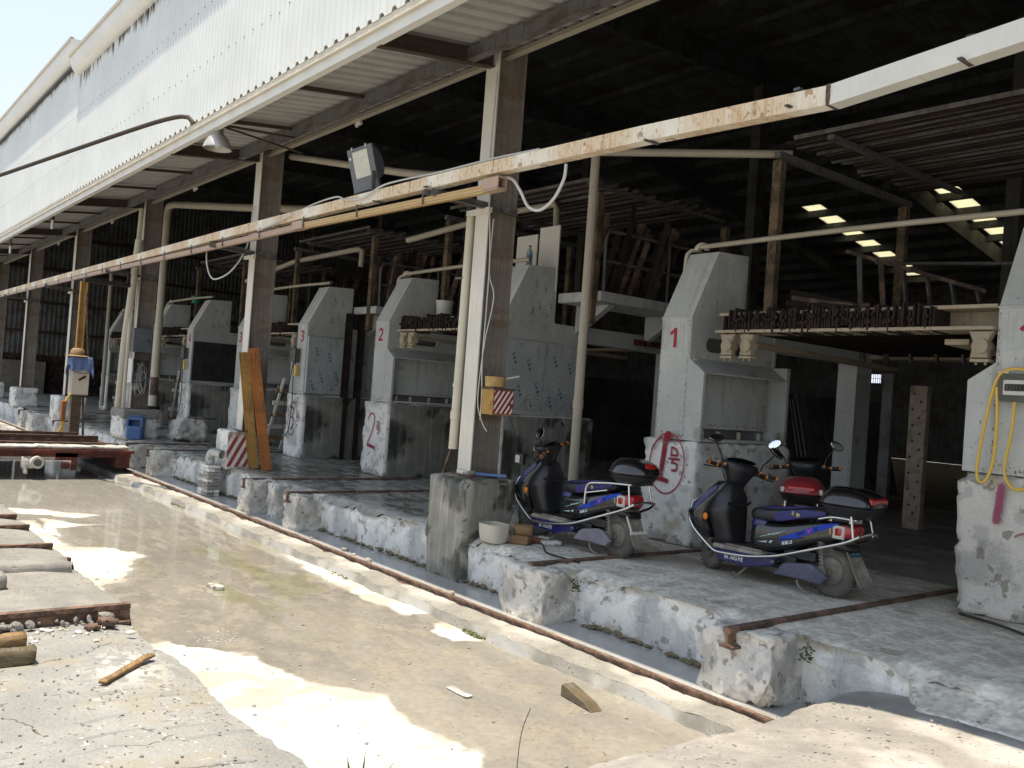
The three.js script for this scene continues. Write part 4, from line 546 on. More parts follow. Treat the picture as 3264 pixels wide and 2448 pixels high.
obj('splash_board', [rb(0.52, 0.95, 0.03, 0.01, 3.05, 3.75, -0.95), rb(0.48, 1.05, 0.03, 0.01, 3.58, 3.80, -0.97)], M.flange, saw2);
obj('red_mark', bl(3.90, 3.91, 2.60, 2.70, -3.9, -2.7), mat(T.fine, 1, { color: lin(0.30, 0.04, 0.05) }), saw2);
// switch boxes with hanging yellow pendants on the towers of saws 3 and 4
for (const s of [saw3, saw4]) { const b = obj('switch_box', [rb(0.17, 0.26, 0.1, 0.015, 3.33, 2.13, 0.06), rb(0.13, 0.30, 0.12, 0.02, 3.49, 2.12, 0.07)], M.greySteel, s); obj('box_hoop', tube([[3.44, 2.2, 0.12], [3.46, 2.31, 0.12], [3.54, 2.31, 0.12], [3.57, 2.2, 0.12], [3.57, 1.95, 0.12]], 0.012, 20, 6), M.cableBlack, b); obj('pendant_switch', rb(0.09, 0.24, 0.07, 0.025, 3.55, 1.80, 0.08), M.cableYellow, s); obj('pendant_cable', [tube([[3.55, 2.0, 0.1], [3.545, 1.92, 0.085]], 0.01, 4, 6), tube([[3.36, 2.0, 0.06], [3.3, 1.6, 0.08], [3.12, 1.0, 0.09], [3.2, 0.45, 0.09], [3.42, 0.55, 0.09], [3.5, 1.1, 0.09], [3.46, 2.0, 0.1]], 0.012, 40, 6)], M.cableBlack, s); }
// ---------------------------------------------------------------- blade racks over the saws
function rack(x0, x1, z, y, label, n = 18) {
  const g = thing('blade_rack', label, 'rack', [x0, 0, z], 0, 'overhead racks holding spare saw blades'), w = x1 - x0;
  for (const [px, pz] of [[0, 0], [0, -3], [w, 0], [w, -3]]) obj('post', [bl(px - 0.06, px + 0.06, 2.75, y, pz - 0.01, pz + 0.0), bl(px - 0.06, px - 0.05, 2.75, y, pz - 0.1, pz - 0.01), bl(px + 0.05, px + 0.06, 2.75, y, pz - 0.1, pz - 0.01)], M.post, g);
  for (const px of [0.05, 0.75, w - 0.1]) obj('cross_bar', bl(px - 0.04, px + 0.04, y - (px === 0.05 ? 0 : -0.10), y + (px === 0.05 ? 0.08 : 0.15), -3.1, 0.08), M.greySteel, g);
  for (let i = 0; i < n; i++) { const zz = 0.02 - i * 3.0 / n + rr(-0.02, 0.02); obj('blade', bx(w - rr(0.0, 0.3), 0.05, 0.016, w / 2 + rr(0, 0.12), y + 0.20 + rr(-0.015, 0.015), zz, [rr(-0.3, 0.3), rr(-0.006, 0.006), rr(-0.004, 0.004)]), i % 2 ? M.rustDark : M.greySteel, g); }
  return g;
}
rack(-6.46, -1.9, -9.0, 4.68, 'rack of long saw blades at upper right, over saw 1', 40);
rack(-13.5, -9.6, -9.0, 4.72, 'rack of saw blades half hidden by the nearest column', 26);
rack(-20.1, -16.4, -9.1, 4.72, 'rack of saw blades just right of the second column', 22);
rack(-27.0, -23.4, -9.1, 4.72, 'rack of saw blades left of the second column, farthest rack', 16);
// ---------------------------------------------------------------- walkways with guard rails and stacked blades
function walkway(x, z, label) {
  const g = thing('service_walkway', label, 'walkway', [x, 0, z], 0, 'steel walkways between the saws');
  obj('deck', rb(0.95, 0.15, 3.0, 0.01, 0.475, 3.18, -1.5), M.paint, g);
  for (const zz of [-0.5, -2.1]) obj('bracket', ext(poly([[0, 3.1], [0.75, 3.1], [0, 2.65]]), 0.12).translate(0.02, 0, zz), M.paint, g);
  obj('guard_rail', [tube([[0.9, 3.26, -0.1], [0.9, 4.05, -0.08], [0.9, 4.18, -0.25], [0.9, 4.18, -2.9]], 0.026, 24, 8, false, 0.2), cyl(V(0.9, 3.72, -0.1), V(0.9, 3.72, -2.9), 0.022), cyl(V(0.9, 3.26, -1.5), V(0.9, 4.16, -1.5), 0.022), cyl(V(0.9, 3.26, -2.9), V(0.9, 4.16, -2.9), 0.022)], M.greySteel, g);
  return g;
}
walkway(-10.43, -9.12, 'pale steel walkway with guard rail, behind the tall pale pole');
walkway(-17.05, -9.12, 'pale steel walkway with guard rail, above the upright dark channels');
function bundle(x, z, y, n, label, lean) { const g = thing('blade_bundle', label, 'blade bundle', [x, y, z]); for (let i = 0; i < n; i++) { const a = V(rr(0, 0.7), 0, -rr(0, 1.6)); obj('old_blade', bar(a, V(a.x + lean + rr(-0.1, 0.1), rr(1.0, 1.35), a.z - rr(0.05, 0.3)), 0.012, rr(0.07, 0.11)), i % 2 ? M.rust : M.rustDark, g); } return g; }
bundle(-10.2, -9.4, 3.26, 22, 'bundle of rusty saw blades on the walkway behind the tall pale pole', 0.12);
bundle(-16.9, -9.4, 3.26, 16, 'smaller bundle of rusty blades above the upright dark channels', 0.12);
bundle(-20.0, -9.6, 3.3, 8, 'dark blades standing upright above saw 3', 0.02);
{ // blades and trusses lying behind saw 1
  const g = thing('blade_bundle', 'fan of rusty saw blades lying on top of saw 1', 'blade bundle', [-6.3, 2.86, -9.3]); for (let i = 0; i < 26; i++) obj('old_blade', bar(V(rr(-0.1, 0.1), rr(0, 0.25), rr(-0.2, 0.2)), V(rr(0.75, 1.2), rr(-0.08, 0.02), rr(0.1, 0.35)), 0.01, 0.05), i % 3 ? M.rustDark : M.rust, g);
  const t = thing('handrail', 'rusty sloping stair handrail standing behind saw 1', 'handrail', [-6.2, 2.6, -11.2]);
  obj('top_rail', [bar(V(-0.6, 1.35, 0), V(1.3, 0.7, 0), 0.05, 0.05)], M.rust, t); for (let i = 0; i < 6; i++) obj('baluster', bar(V(-0.4 + i * 0.32, 1.26 - i * 0.11, 0), V(-0.25 + i * 0.34, -0.2, 0), 0.07, 0.03), i % 2 ? M.rust : M.greySteel, t); obj('back_rail', [cyl(V(-0.6, 1.3, -0.8), V(2.2, 1.1, -0.8), 0.025), cyl(V(2.2, 1.1, -0.8), V(2.2, -0.2, -0.8), 0.03)], M.greySteel, t);
}
// dim machinery deeper in the hall
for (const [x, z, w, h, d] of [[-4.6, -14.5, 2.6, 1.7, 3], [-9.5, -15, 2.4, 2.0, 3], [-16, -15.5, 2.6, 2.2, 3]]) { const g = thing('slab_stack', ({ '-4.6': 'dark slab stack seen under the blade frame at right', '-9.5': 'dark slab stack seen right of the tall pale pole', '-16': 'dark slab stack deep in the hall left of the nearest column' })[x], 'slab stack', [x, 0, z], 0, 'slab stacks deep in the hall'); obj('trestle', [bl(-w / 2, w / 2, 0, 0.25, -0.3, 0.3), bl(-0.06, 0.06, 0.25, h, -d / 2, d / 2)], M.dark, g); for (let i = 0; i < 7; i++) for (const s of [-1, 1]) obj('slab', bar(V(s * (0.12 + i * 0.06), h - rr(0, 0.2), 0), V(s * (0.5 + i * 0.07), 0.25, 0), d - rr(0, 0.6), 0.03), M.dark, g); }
// ---------------------------------------------------------------- electric scooters (local: +x forward, rear wheel at the origin, ground at y = 0)
function cjk(c, strokes, x, y, s) { c.lineCap = 'square'; for (const [a, b, d, e] of strokes) { c.beginPath(); c.moveTo(x + a * s, y + b * s); c.lineTo(x + d * s, y + e * s); c.stroke(); } }
const WANG = [[0.1, 0.1, 0.9, 0.1], [0.15, 0.48, 0.85, 0.48], [0.03, 0.92, 0.97, 0.92], [0.5, 0.1, 0.5, 0.92]];
const YE = [[0.04, 0.06, 0.48, 0.06], [0.04, 0.06, 0.04, 0.46], [0.48, 0.06, 0.48, 0.46], [0.04, 0.26, 0.48, 0.26], [0.04, 0.46, 0.48, 0.46], [0.26, 0.06, 0.26, 0.92], [0.06, 0.66, 0.46, 0.66], [0, 0.92, 0.52, 0.9], [0.58, 0.1, 0.94, 0.1], [0.94, 0.1, 0.76, 0.32], [0.66, 0.24, 0.86, 0.38], [0.56, 0.46, 0.99, 0.46], [0.78, 0.46, 0.78, 0.9], [0.78, 0.9, 0.64, 0.84], [0.98, 0.48, 0.9, 0.6]];
const texBrand = canvasTex(256, 64, (c) => { c.fillStyle = '#e4e4e0'; c.font = 'bold 56px sans-serif'; c.textBaseline = 'middle'; c.fillText('W', 2, 34); c.fillText('.', 58, 34); c.fillText('NGYE', 76, 34, 176); });
const texSide = canvasTex(1024, 320, (c) => { // painted flash on the flank: blue field, letters, white slashes
  c.fillStyle = '#1f3fae'; c.beginPath(); c.moveTo(330, 170); c.lineTo(800, 70); c.lineTo(1000, 66); c.lineTo(880, 150); c.lineTo(560, 232); c.lineTo(330, 250); c.fill(); c.fillStyle = '#0d1a4a'; c.fillRect(330, 236, 300, 8);
  c.save(); c.translate(540, 205); c.rotate(-0.14); c.font = 'italic bold 96px sans-serif'; c.fillStyle = '#0b0c12'; c.fillText('W', 0, 0); c.fillStyle = '#d8404c'; c.fillText('Y', 110, 0); c.fillStyle = '#0b0c12'; c.fillText('S', 186, 0); c.restore();
  c.fillStyle = '#b9c3c6'; c.beginPath(); c.moveTo(20, 262); c.lineTo(170, 222); c.lineTo(150, 262); c.fill(); c.beginPath(); c.moveTo(186, 262); c.lineTo(206, 218); c.lineTo(246, 214); c.lineTo(226, 262); c.fill(); c.strokeStyle = '#a9d8d4'; c.lineWidth = 8; c.beginPath(); c.moveTo(60, 170); c.quadraticCurveTo(160, 110, 330, 96); c.lineTo(400, 60); c.stroke(); c.font = 'italic bold 40px sans-serif'; c.fillStyle = '#a9d8d4'; c.save(); c.translate(170, 124); c.rotate(-0.1); c.fillText('W.NGYE', 0, 0); c.restore();
  c.fillStyle = '#d5dcdc'; c.fillRect(370, 252, 124, 58); c.strokeStyle = '#1b2a2a'; c.lineWidth = 6; cjk(c, WANG, 378, 258, 46); cjk(c, YE, 438, 258, 46);
});
const texSeat = canvasTex(256, 96, (c) => { c.strokeStyle = '#e2cf7a'; c.lineWidth = 8; cjk(c, WANG, 20, 12, 72); cjk(c, YE, 140, 12, 76); });
const texPlate = canvasTex(256, 160, (c, w, h) => { c.fillStyle = '#24506e'; c.fillRect(0, 0, w, h); c.strokeStyle = '#b9bc98'; c.lineWidth = 9; cjk(c, WANG, 28, 36, 88); cjk(c, YE, 140, 36, 92); });
const texDash = canvasTex(128, 128, (c) => { c.fillStyle = '#16181a'; c.fillRect(0, 0, 128, 128); c.strokeStyle = '#3c4a48'; c.lineWidth = 4; c.beginPath(); c.arc(44, 66, 30, 0, 7); c.stroke(); c.beginPath(); c.arc(96, 70, 20, 0, 7); c.stroke(); c.fillStyle = '#8c4a2e'; c.fillRect(34, 62, 22, 9); });
const brandMat = printMat(texBrand), sideMat = printMat(texSide), seatMat = printMat(texSeat), plateMat = printMat(texPlate, { roughness: 0.6 }), dashMat = printMat(texDash, { roughness: 0.3 });
function wheel(parent, cx, hub, steer) {
  const ty = new THREE.TorusGeometry(0.172, 0.063, 14, 44).scale(1, 1, 0.82).translate(cx, 0.235, 0), tread = []; for (let i = 0; i < 46; i++) tread.push(bx(0.012, 0.01, 0.06, 0, 0.233, (i % 2 ? 1 : -1) * 0.014).rotateZ(i / 46 * Math.PI * 2).translate(cx, 0.235, 0));
  const ap = (g) => steer ? g.applyMatrix4(steer) : g; const w = obj('wheel', [ty, ...tread].map((g) => ap(g)), M.tyre, parent);
  obj('rim', [ap(lathe(hub ? [[0, 0.07], [0.05, 0.075], [0.1, 0.062], [0.118, 0.05], [0.122, 0.035], [0.13, 0.032], [0.13, -0.032], [0.122, -0.035], [0.118, -0.05], [0.05, -0.062], [0, -0.062]] : [[0.118, 0.03], [0.13, 0.033], [0.135, 0], [0.13, -0.033], [0.118, -0.03], [0.112, 0], [0.118, 0.03]], 36).rotateX(Math.PI / 2).translate(cx, 0.235, 0)), ...(hub ? [] : [0, 1, 2, 3, 4].map((i) => ap(bx(0.11, 0.03, 0.03, 0.06, 0, 0).rotateZ(i / 5 * Math.PI * 2).translate(cx, 0.235, 0)))), ap(new THREE.CylinderGeometry(0.03, 0.03, hub ? 0.16 : 0.11, 12).rotateX(Math.PI / 2).translate(cx, 0.235, 0))], M.wheelHub, w);
  return w;
}
function scooter(label, pos, turn, steerAngle, o = {}) {
  const S = thing('electric_scooter', label, 'scooter', pos, turn, 'electric scooters parked on the platform');
  const blue = o.body || M.scootBlue, gloss = M.blackGloss;
  // steering turns about the raked head
  const ax = V(-0.40, 1, 0).normalize(), pivot = V(1.40, 0.235, 0).addScaledVector(ax, 0.4);
  const st = new THREE.Matrix4().makeTranslation(pivot.x, pivot.y, pivot.z).multiply(new THREE.Matrix4().makeRotationAxis(ax, steerAngle)).multiply(new THREE.Matrix4().makeTranslation(-pivot.x, -pivot.y, -pivot.z)); const sg = (g) => g.applyMatrix4(st);
  wheel(S, 0.07, true); wheel(S, 1.40, false, st);
  obj('front_fork', [cyl(V(1.38, 0.26, 0.075), V(1.29, 0.52, 0.075), 0.022), cyl(V(1.38, 0.26, -0.075), V(1.29, 0.52, -0.075), 0.022)].map(sg), M.wheelHub, S);
  { const a = []; for (let i = 0; i <= 10; i++) { const t = 0.35 + i / 10 * 1.75; a.push([1.40 + 0.27 * Math.cos(t), 0, 0, 0, 0]); a[i] = t; } const pos_ = [], idx = []; a.forEach((t, i) => { for (let k = -3; k <= 3; k++) { const b = k / 3, r = 0.27 - 0.03 * b * b; pos_.push(1.40 + r * Math.cos(t), 0.235 + r * Math.sin(t), b * 0.075); } if (i) for (let k = 0; k < 6; k++) { const p = (i - 1) * 7 + k; idx.push(p, p + 1, p + 7, p + 1, p + 8, p + 7); } }); const g = new THREE.BufferGeometry(); g.setAttribute('position', new THREE.Float32BufferAttribute(pos_, 3)); g.setIndex(idx); g.computeVertexNormals(); obj('front_fender', sg(g), blue, S); }
  // front shield, leg shield with pocket, floor, lower flank panels
  const shield = obj('front_shield', loft([[0.33, 1.42, 0, 0.09, 0.17, 3], [0.44, 1.49, 0, 0.13, 0.225, 3], [0.56, 1.50, 0, 0.15, 0.24, 2.6], [0.68, 1.45, 0, 0.13, 0.215, 2.4], [0.80, 1.36, 0, 0.11, 0.165, 2.4], [0.90, 1.29, 0, 0.08, 0.115, 2.4]]), gloss, S);
  for (const s of [-1, 1]) { obj('shield_flash', loft([[1.30, 0.84, s * 0.150, 0.03, 0.012, 3], [1.42, 0.72, s * 0.205, 0.05, 0.014, 3], [1.52, 0.60, s * 0.225, 0.03, 0.012, 3]], 'x', 12), blue, shield); obj('indicator', new THREE.SphereGeometry(0.036, 14, 10).scale(0.8, 1, 0.5).translate(1.36, 0.545, s * 0.232), M.amber, shield); }
  obj('leg_shield', [loft([[0.27, 1.20, 0, 0.11, 0.15, 3], [0.36, 1.22, 0, 0.12, 0.165, 3], [0.5, 1.25, 0, 0.13, 0.20, 3], [0.6, 1.27, 0, 0.14, 0.215, 3], [0.64, 1.26, 0, 0.135, 0.205, 3], [0.75, 1.24, 0, 0.12, 0.17, 3], [0.88, 1.23, 0, 0.08, 0.10, 2.4]]), tube([[1.13, 0.70, -0.17], [1.10, 0.685, -0.08], [1.095, 0.68, 0], [1.10, 0.685, 0.08], [1.13, 0.70, 0.17]], 0.014, 16, 8)], M.black, S);
  obj('floor_board', [rb(0.60, 0.05, 0.40, 0.02, 0.98, 0.27, 0), rb(0.5, 0.012, 0.3, 0.005, 0.98, 0.30, 0)], M.flap, S);
  for (const s of [-1, 1]) { const p = obj('lower_panel', ext(poly([[1.24, 0.25], [1.20, 0.155], [0.86, 0.13], [0.56, 0.20], [0.52, 0.27]]), 0.05, 0.01).translate(0, 0, s > 0 ? 0.17 : -0.22), blue, S); print('brand_lettering', 0.26, 0.065, brandMat, p, [0.98, 0.195, s * 0.2225], [0, s > 0 ? 0 : Math.PI, 0]); }
  obj('chassis', [rb(0.5, 0.14, 0.26, 0.02, 0.62, 0.24, 0), rb(0.34, 0.1, 0.2, 0.02, 0.36, 0.33, 0)], M.black, S);
  // rear body
  const W = (x) => 0.155 + 0.03 * ss(0.85, 0.5, x) - 0.085 * ss(0.35, -0.15, x);
  const body = obj('rear_body', loft([0.86, 0.80, 0.7, 0.6, 0.48, 0.36, 0.24, 0.12, 0, -0.08, -0.12].map((x, i) => { const lo = 0.30 + 0.23 * ss(0.75, -0.15, x) + (i === 0 ? 0.05 : 0), hi = 0.585 + 0.11 * ss(0.7, -0.05, x) - (i === 0 ? 0.05 : 0); return [x, (lo + hi) / 2, 0, (hi - lo) / 2, W(x), 4]; }).reverse(), 'x', 28), gloss, S);
  for (const s of [-1, 1]) { // flank print follows the body
    const pos_ = [], uv = [], idx = [], n = 16; for (let j = 0; j <= 1; j++) for (let i = 0; i <= n; i++) { const x = 0.80 - i / n * 0.86, lo = 0.36 + 0.20 * ss(0.75, -0.15, x), y = lo + j * 0.17; pos_.push(x, y, s * (W(x) + 0.0035)); uv.push(i / n, j); if (j && i) { const a = i - 1, b = i, c = n + i, d = n + 1 + i; s < 0 ? idx.push(a, b, c, b, d, c) : idx.push(a, c, b, b, c, d); } }
    const g = new THREE.BufferGeometry(); g.setAttribute('position', new THREE.Float32BufferAttribute(pos_, 3)); g.setAttribute('uv', new THREE.Float32BufferAttribute(uv, 2)); g.setIndex(idx); g.computeVertexNormals();
    if (!o.plain) obj('flank_print', g, sideMat, body, true);
    obj('side_lens', ext(poly([[0.34, 0.575], [0.0, 0.665], [-0.09, 0.66], [-0.085, 0.545], [0.0, 0.545]]), 0.02, 0.005).translate(0, 0, s > 0 ? 0.103 : -0.123), M.clearLens, S);
    obj('turn_lens', ext(poly([[0.12, 0.625], [0.04, 0.635], [0.04, 0.57], [0.12, 0.58]]), 0.012, 0.003).translate(0, 0, s > 0 ? 0.119 : -0.131), M.ratty, S);
  }
  obj('tail_light', loft([[-0.17, 0.615, 0, 0.045, 0.07, 3], [-0.15, 0.615, 0, 0.065, 0.095, 3], [-0.06, 0.61, 0, 0.075, 0.125, 3.5], [0.0, 0.605, 0, 0.06, 0.128, 3.5]], 'x'), M.redLens, S);
  // seat
  const seat = obj('seat', loft([[0.08, 0.735, 0, 0.04, 0.10, 3.5], [0.14, 0.735, 0, 0.055, 0.135, 3.5], [0.3, 0.72, 0, 0.065, 0.15, 3.5], [0.5, 0.68, 0, 0.07, 0.155, 3.5], [0.66, 0.655, 0, 0.075, 0.15, 3.2], [0.82, 0.645, 0, 0.075, 0.135, 3], [0.91, 0.635, 0, 0.06, 0.10, 2.6], [0.94, 0.63, 0, 0.03, 0.05, 2.4]], 'x', 28), M.black, S);
  obj('seat_cover', loft([[0.26, 0.778, 0, 0.012, 0.105, 4], [0.4, 0.760, 0, 0.012, 0.12, 4], [0.6, 0.727, 0, 0.014, 0.115, 4], [0.78, 0.712, 0, 0.013, 0.10, 3], [0.86, 0.700, 0, 0.008, 0.06, 3]], 'x'), M.seatBlue, seat);
  for (const s of [-1, 1]) { obj('seat_side', loft([[0.10, 0.745, s * 0.118, 0.02, 0.012, 3], [0.3, 0.72, s * 0.148, 0.04, 0.012, 4], [0.5, 0.675, s * 0.154, 0.05, 0.012, 4], [0.58, 0.655, s * 0.152, 0.045, 0.010, 4], [0.62, 0.645, s * 0.150, 0.02, 0.006, 3]], 'x', 14), M.seatBlue, seat); if (!o.plain) print('seat_lettering', 0.115, 0.045, seatMat, seat, [0.38, 0.705, s * 0.1655], [0, s > 0 ? 0 : Math.PI, s > 0 ? 0.2 : -0.2]); }
  obj('seat_skirt', loft([[0.72, 0.55, 0, 0.06, 0.15, 3.5], [0.84, 0.54, 0, 0.08, 0.135, 3.5], [0.90, 0.54, 0, 0.05, 0.10, 3]], 'x'), blue, S);
  // bright guard tubes both sides, joined round the front
  const side = (s) => [[1.60, 0.56, s * 0.19], [1.56, 0.50, s * 0.235], [1.47, 0.40, s * 0.25], [1.26, 0.255, s * 0.25], [1.17, 0.225, s * 0.25], [0.84, 0.24, s * 0.25], [0.52, 0.30, s * 0.245], [0.2, 0.41, s * 0.225], [-0.13, 0.53, s * 0.19], [-0.25, 0.60, s * 0.15]].map((p) => V(...p));
  const R = side(1), L = side(-1); obj('guard_tube', [tube([...R.slice().reverse(), V(1.66, 0.60, 0.08), V(1.66, 0.60, -0.08), ...L], 0.0135, 120, 8, false, 0.35), tube([V(1.60, 0.56, 0.18), V(1.60, 0.66, 0.14), V(1.55, 0.70, 0.08)], 0.011, 10, 6), tube([V(1.60, 0.56, -0.18), V(1.60, 0.66, -0.14), V(1.55, 0.70, -0.08)], 0.011, 10, 6), tube([R[9], V(-0.27, 0.62, 0), L[9]], 0.0135, 12, 8), cyl(V(-0.2, 0.575, 0.165), V(-0.16, 0.775, 0.15), 0.011), cyl(V(-0.2, 0.575, -0.165), V(-0.16, 0.775, -0.15), 0.011)], M.chrome, S);
  const rk = (s) => [[0.42, 0.52, s * 0.20], [0.41, 0.68, s * 0.20], [0.36, 0.745, s * 0.195], [0.1, 0.775, s * 0.17], [-0.2, 0.79, s * 0.15]].map((p) => V(...p));
  if (o.rack !== false) obj('carrier', [tube(rk(1), 0.013, 30, 8, false, 0.3), tube(rk(-1), 0.013, 30, 8, false, 0.3), cyl(V(0.40, 0.64, 0.2), V(0.12, 0.70, 0.17), 0.010), cyl(V(0.40, 0.64, -0.2), V(0.12, 0.70, -0.17), 0.010), cyl(V(-0.19, 0.79, -0.15), V(-0.19, 0.79, 0.15), 0.011), cyl(V(0.1, 0.775, -0.17), V(0.1, 0.775, 0.17), 0.011)], M.chrome, S);
  else obj('carrier', [bx(0.26, 0.012, 0.2, -0.04, 0.745, 0), bx(0.03, 0.06, 0.16, 0.08, 0.72, 0), bx(0.03, 0.06, 0.16, -0.12, 0.72, 0), tube([[0.14, 0.70, 0.17], [0, 0.735, 0.16], [-0.2, 0.73, 0.12]], 0.012, 12, 6), tube([[0.14, 0.70, -0.17], [0, 0.735, -0.16], [-0.2, 0.73, -0.12]], 0.012, 12, 6)], M.chrome, S);
  // top box
  const ty = o.boxY || 0; const sq = o.roundBox ? 2.3 : 3;
  const tb = obj('top_box', loft([[0.775 + ty, -0.06, 0, 0.13, 0.12, sq], [0.785 + ty, -0.06, 0, 0.17, 0.15, sq], [0.82 + ty, -0.07, 0, 0.215, 0.185, sq], [0.875 + ty, -0.08, 0, 0.25, 0.215, sq], [0.885 + ty, -0.08, 0, 0.255, 0.22, sq]], 'y', 36), M.black, S);
  obj('box_lid', loft([[0.888 + ty, -0.08, 0, 0.262, 0.226, sq], [0.905 + ty, -0.085, 0, 0.266, 0.23, sq], [0.95 + ty, -0.09, 0, 0.255, 0.22, sq], [1.0 + ty, -0.085, 0, 0.22, 0.19, sq], [1.035 + ty, -0.06, 0, 0.16, 0.145, sq], [1.05 + ty, -0.04, 0, 0.10, 0.10, 2.6], [1.053 + ty, -0.04, 0, 0.04, 0.05, 2.4]], 'y', 36), o.lid || gloss, tb);
  if (o.roundBox) obj('reflector', new THREE.SphereGeometry(0.1, 20, 14).scale(0.5, 0.55, 1.0).translate(-0.285, 0.965 + ty, 0), M.redLens, tb);
  else for (const [z, w] of [[0, 0.14]]) obj('reflector', rb(0.10, 0.07, w * 2, 0.03, -0.295, 0.945 + ty, z), M.redLens, tb);
  if (o.tri) for (const s of [-1, 1]) obj('box_corner', rb(0.12, 0.06, 0.05, 0.02, -0.25, 0.925 + ty, s * 0.18), M.clearLens, tb);
  // rear mudguard, flap, plate
  obj('rear_fender', loft([[0.44, -0.06, 0, 0.10, 0.10, 4], [0.50, -0.03, 0, 0.10, 0.11, 4]], 'y'), M.black, S);
  { const sh = [[-0.09, 0], [0.09, 0], [0.12, -0.40]]; for (let i = 0; i <= 12; i++) sh.push([0.12 - i * 0.24 / 12, i % 2 ? -0.445 : -0.41 + rr(-0.01, 0.01)]); sh.push([-0.12, -0.40]); obj('mud_flap', ext(poly(sh), 0.008).rotateY(-Math.PI / 2).rotateZ(-0.5).translate(-0.05, 0.54, 0), M.flap, S); }
  if (o.plate === 'blue') print('number_plate', 0.17, 0.105, plateMat, S, [-0.126, 0.446, 0], [0, -Math.PI / 2, 0]).rotation.set(0, -Math.PI / 2, -0.5, 'ZYX');
  else if (o.plate === 'frame') obj('plate_frame', [bx(0.012, 0.03, 0.24, -0.20, 0.30, 0.0), bx(0.012, 0.17, 0.018, -0.155, 0.385, 0.10, [0, 0, -0.5]), bx(0.012, 0.17, 0.018, -0.155, 0.385, -0.10, [0, 0, -0.5])], M.pipeWhite, S);
  // swing arm cover, shock, stand
  obj('swing_arm', [bar(V(0.07, 0.235, -0.115), V(0.5, 0.22, -0.10), 0.03, 0.06), bar(V(0.07, 0.235, 0.115), V(0.5, 0.22, 0.10), 0.03, 0.06)], M.wheelHub, S);
  obj('motor_cover', ext(poly([[0.56, 0.125], [0.47, 0.235], [0.42, 0.255], [0.22, 0.285], [0.16, 0.275], [0.02, 0.185], [0.07, 0.125], [0.30, 0.13]]), 0.07, 0.018, 2).translate(0, 0, -0.205), o.cover || M.dustyBlue, S);
  const coil = []; for (let i = 0; i <= 90; i++) { const t = i / 90; coil.push(V(0.10 + 0.03 * t + 0.026 * Math.cos(t * 50), 0.25 + 0.24 * t, -0.12 + 0.026 * Math.sin(t * 50))); } obj('rear_shock', [tube(coil, 0.006, 180, 5), cyl(V(0.09, 0.22, -0.12), V(0.135, 0.51, -0.12), 0.014)], M.wheelHub, S);
  obj('stand', [bar(V(0.84, 0.18, -0.12), V(0.98, 0.012, -0.20), 0.02, 0.02), bar(V(0.975, 0.012, -0.197), V(1.03, 0.008, -0.22), 0.03, 0.012)], M.wheelHub, S); obj('foot_lever', [tube([[0.30, 0.12, -0.20], [0.27, 0.07, -0.21], [0.18, 0.035, -0.22], [0.14, 0.045, -0.22]], 0.012, 14, 6)], M.wheelHub, S);
  // handlebar, dashboard, mirrors turn with the steering
  const head = obj('headset', [loft([[0.86, 1.235, 0, 0.07, 0.085, 2.4], [0.93, 1.225, 0, 0.085, 0.11, 2.4], [1.0, 1.22, 0, 0.11, 0.15, 2.4], [1.06, 1.235, 0, 0.135, 0.20, 2.4], [1.095, 1.25, 0, 0.125, 0.19, 2.4], [1.105, 1.255, 0, 0.09, 0.15, 2.3]]), ].map((g) => sg(g)), M.black, S);
  { const g = new THREE.CircleGeometry(1, 28); g.scale(0.155, 0.088, 1).rotateX(-Math.PI / 2).rotateY(-Math.PI / 2).rotateZ(-0.28).translate(1.215, 1.117, 0); const d = new THREE.Mesh(sg(g), dashMat); d.name = 'dashboard'; d.castShadow = d.receiveShadow = true; head.add(d); }
  for (const s of [-1, 1]) {
    const grip = obj('grip', [sg(cyl(V(1.20, 1.02, s * 0.14), V(1.145, 1.03, s * 0.395), 0.019)), sg(rb(0.06, 0.05, 0.06, 0.015, 1.18, 1.03, s * 0.20)), sg(tube([[1.21, 1.01, s * 0.22], [1.25, 1.0, s * 0.30], [1.22, 0.995, s * 0.39]], 0.007, 10, 6))], M.black, S);
    for (const q of [sg(cyl(V(1.172, 1.025, s * 0.27), V(1.168, 1.026, s * 0.29), 0.0215)), sg(cyl(V(1.152, 1.029, s * 0.368), V(1.147, 1.03, s * 0.39), 0.0215)), sg(rb(0.02, 0.02, 0.03, 0.005, 1.15, 1.05, s * 0.20))]) obj('grip_band', q, M.amber, grip);
    const mA = V(1.19, 1.05, s * 0.21), mB = V(1.20, 1.20, s * 0.29), mC = V(1.185, 1.28, s * 0.34);
    const shell = new THREE.SphereGeometry(1, 20, 12).scale(0.02, 0.05, 0.085), face = new THREE.SphereGeometry(1, 20, 12).scale(0.004, 0.043, 0.077).translate(-0.0185, 0, 0); const tilt = (g) => sg(g.rotateX(s * 0.5).rotateZ(o.mirrorTilt || -0.15).rotateY(s * (o.mirrorYaw || 0.25)).translate(mC.x, mC.y, mC.z));
    const mr = obj('mirror', [sg(tube([mA, V(1.2, 1.13, s * 0.235), mB, V(1.195, 1.25, s * 0.32)], 0.008, 14, 6)), tilt(shell)], M.black, S); obj('mirror_glass', tilt(face), M.mirror, mr);
  }
  // cables, headlight, battery box, foot pegs, floor ridges
  obj('brake_cable', [sg(tube([[1.21, 1.01, 0.2], [1.34, 1.0, 0.12], [1.38, 0.92, 0.04], [1.33, 0.86, 0.0]], 0.006, 18, 5)), sg(tube([[1.21, 1.01, -0.2], [1.36, 1.02, -0.12], [1.40, 0.92, -0.05], [1.33, 0.86, 0.0]], 0.006, 18, 5))], M.cableBlack, S);
  obj('headlight', sg(loft([[1.0, 1.335, 0, 0.02, 0.07, 2.4], [1.04, 1.365, 0, 0.02, 0.10, 2.4], [1.075, 1.365, 0, 0.015, 0.09, 2.4]])), M.clearLens, S);
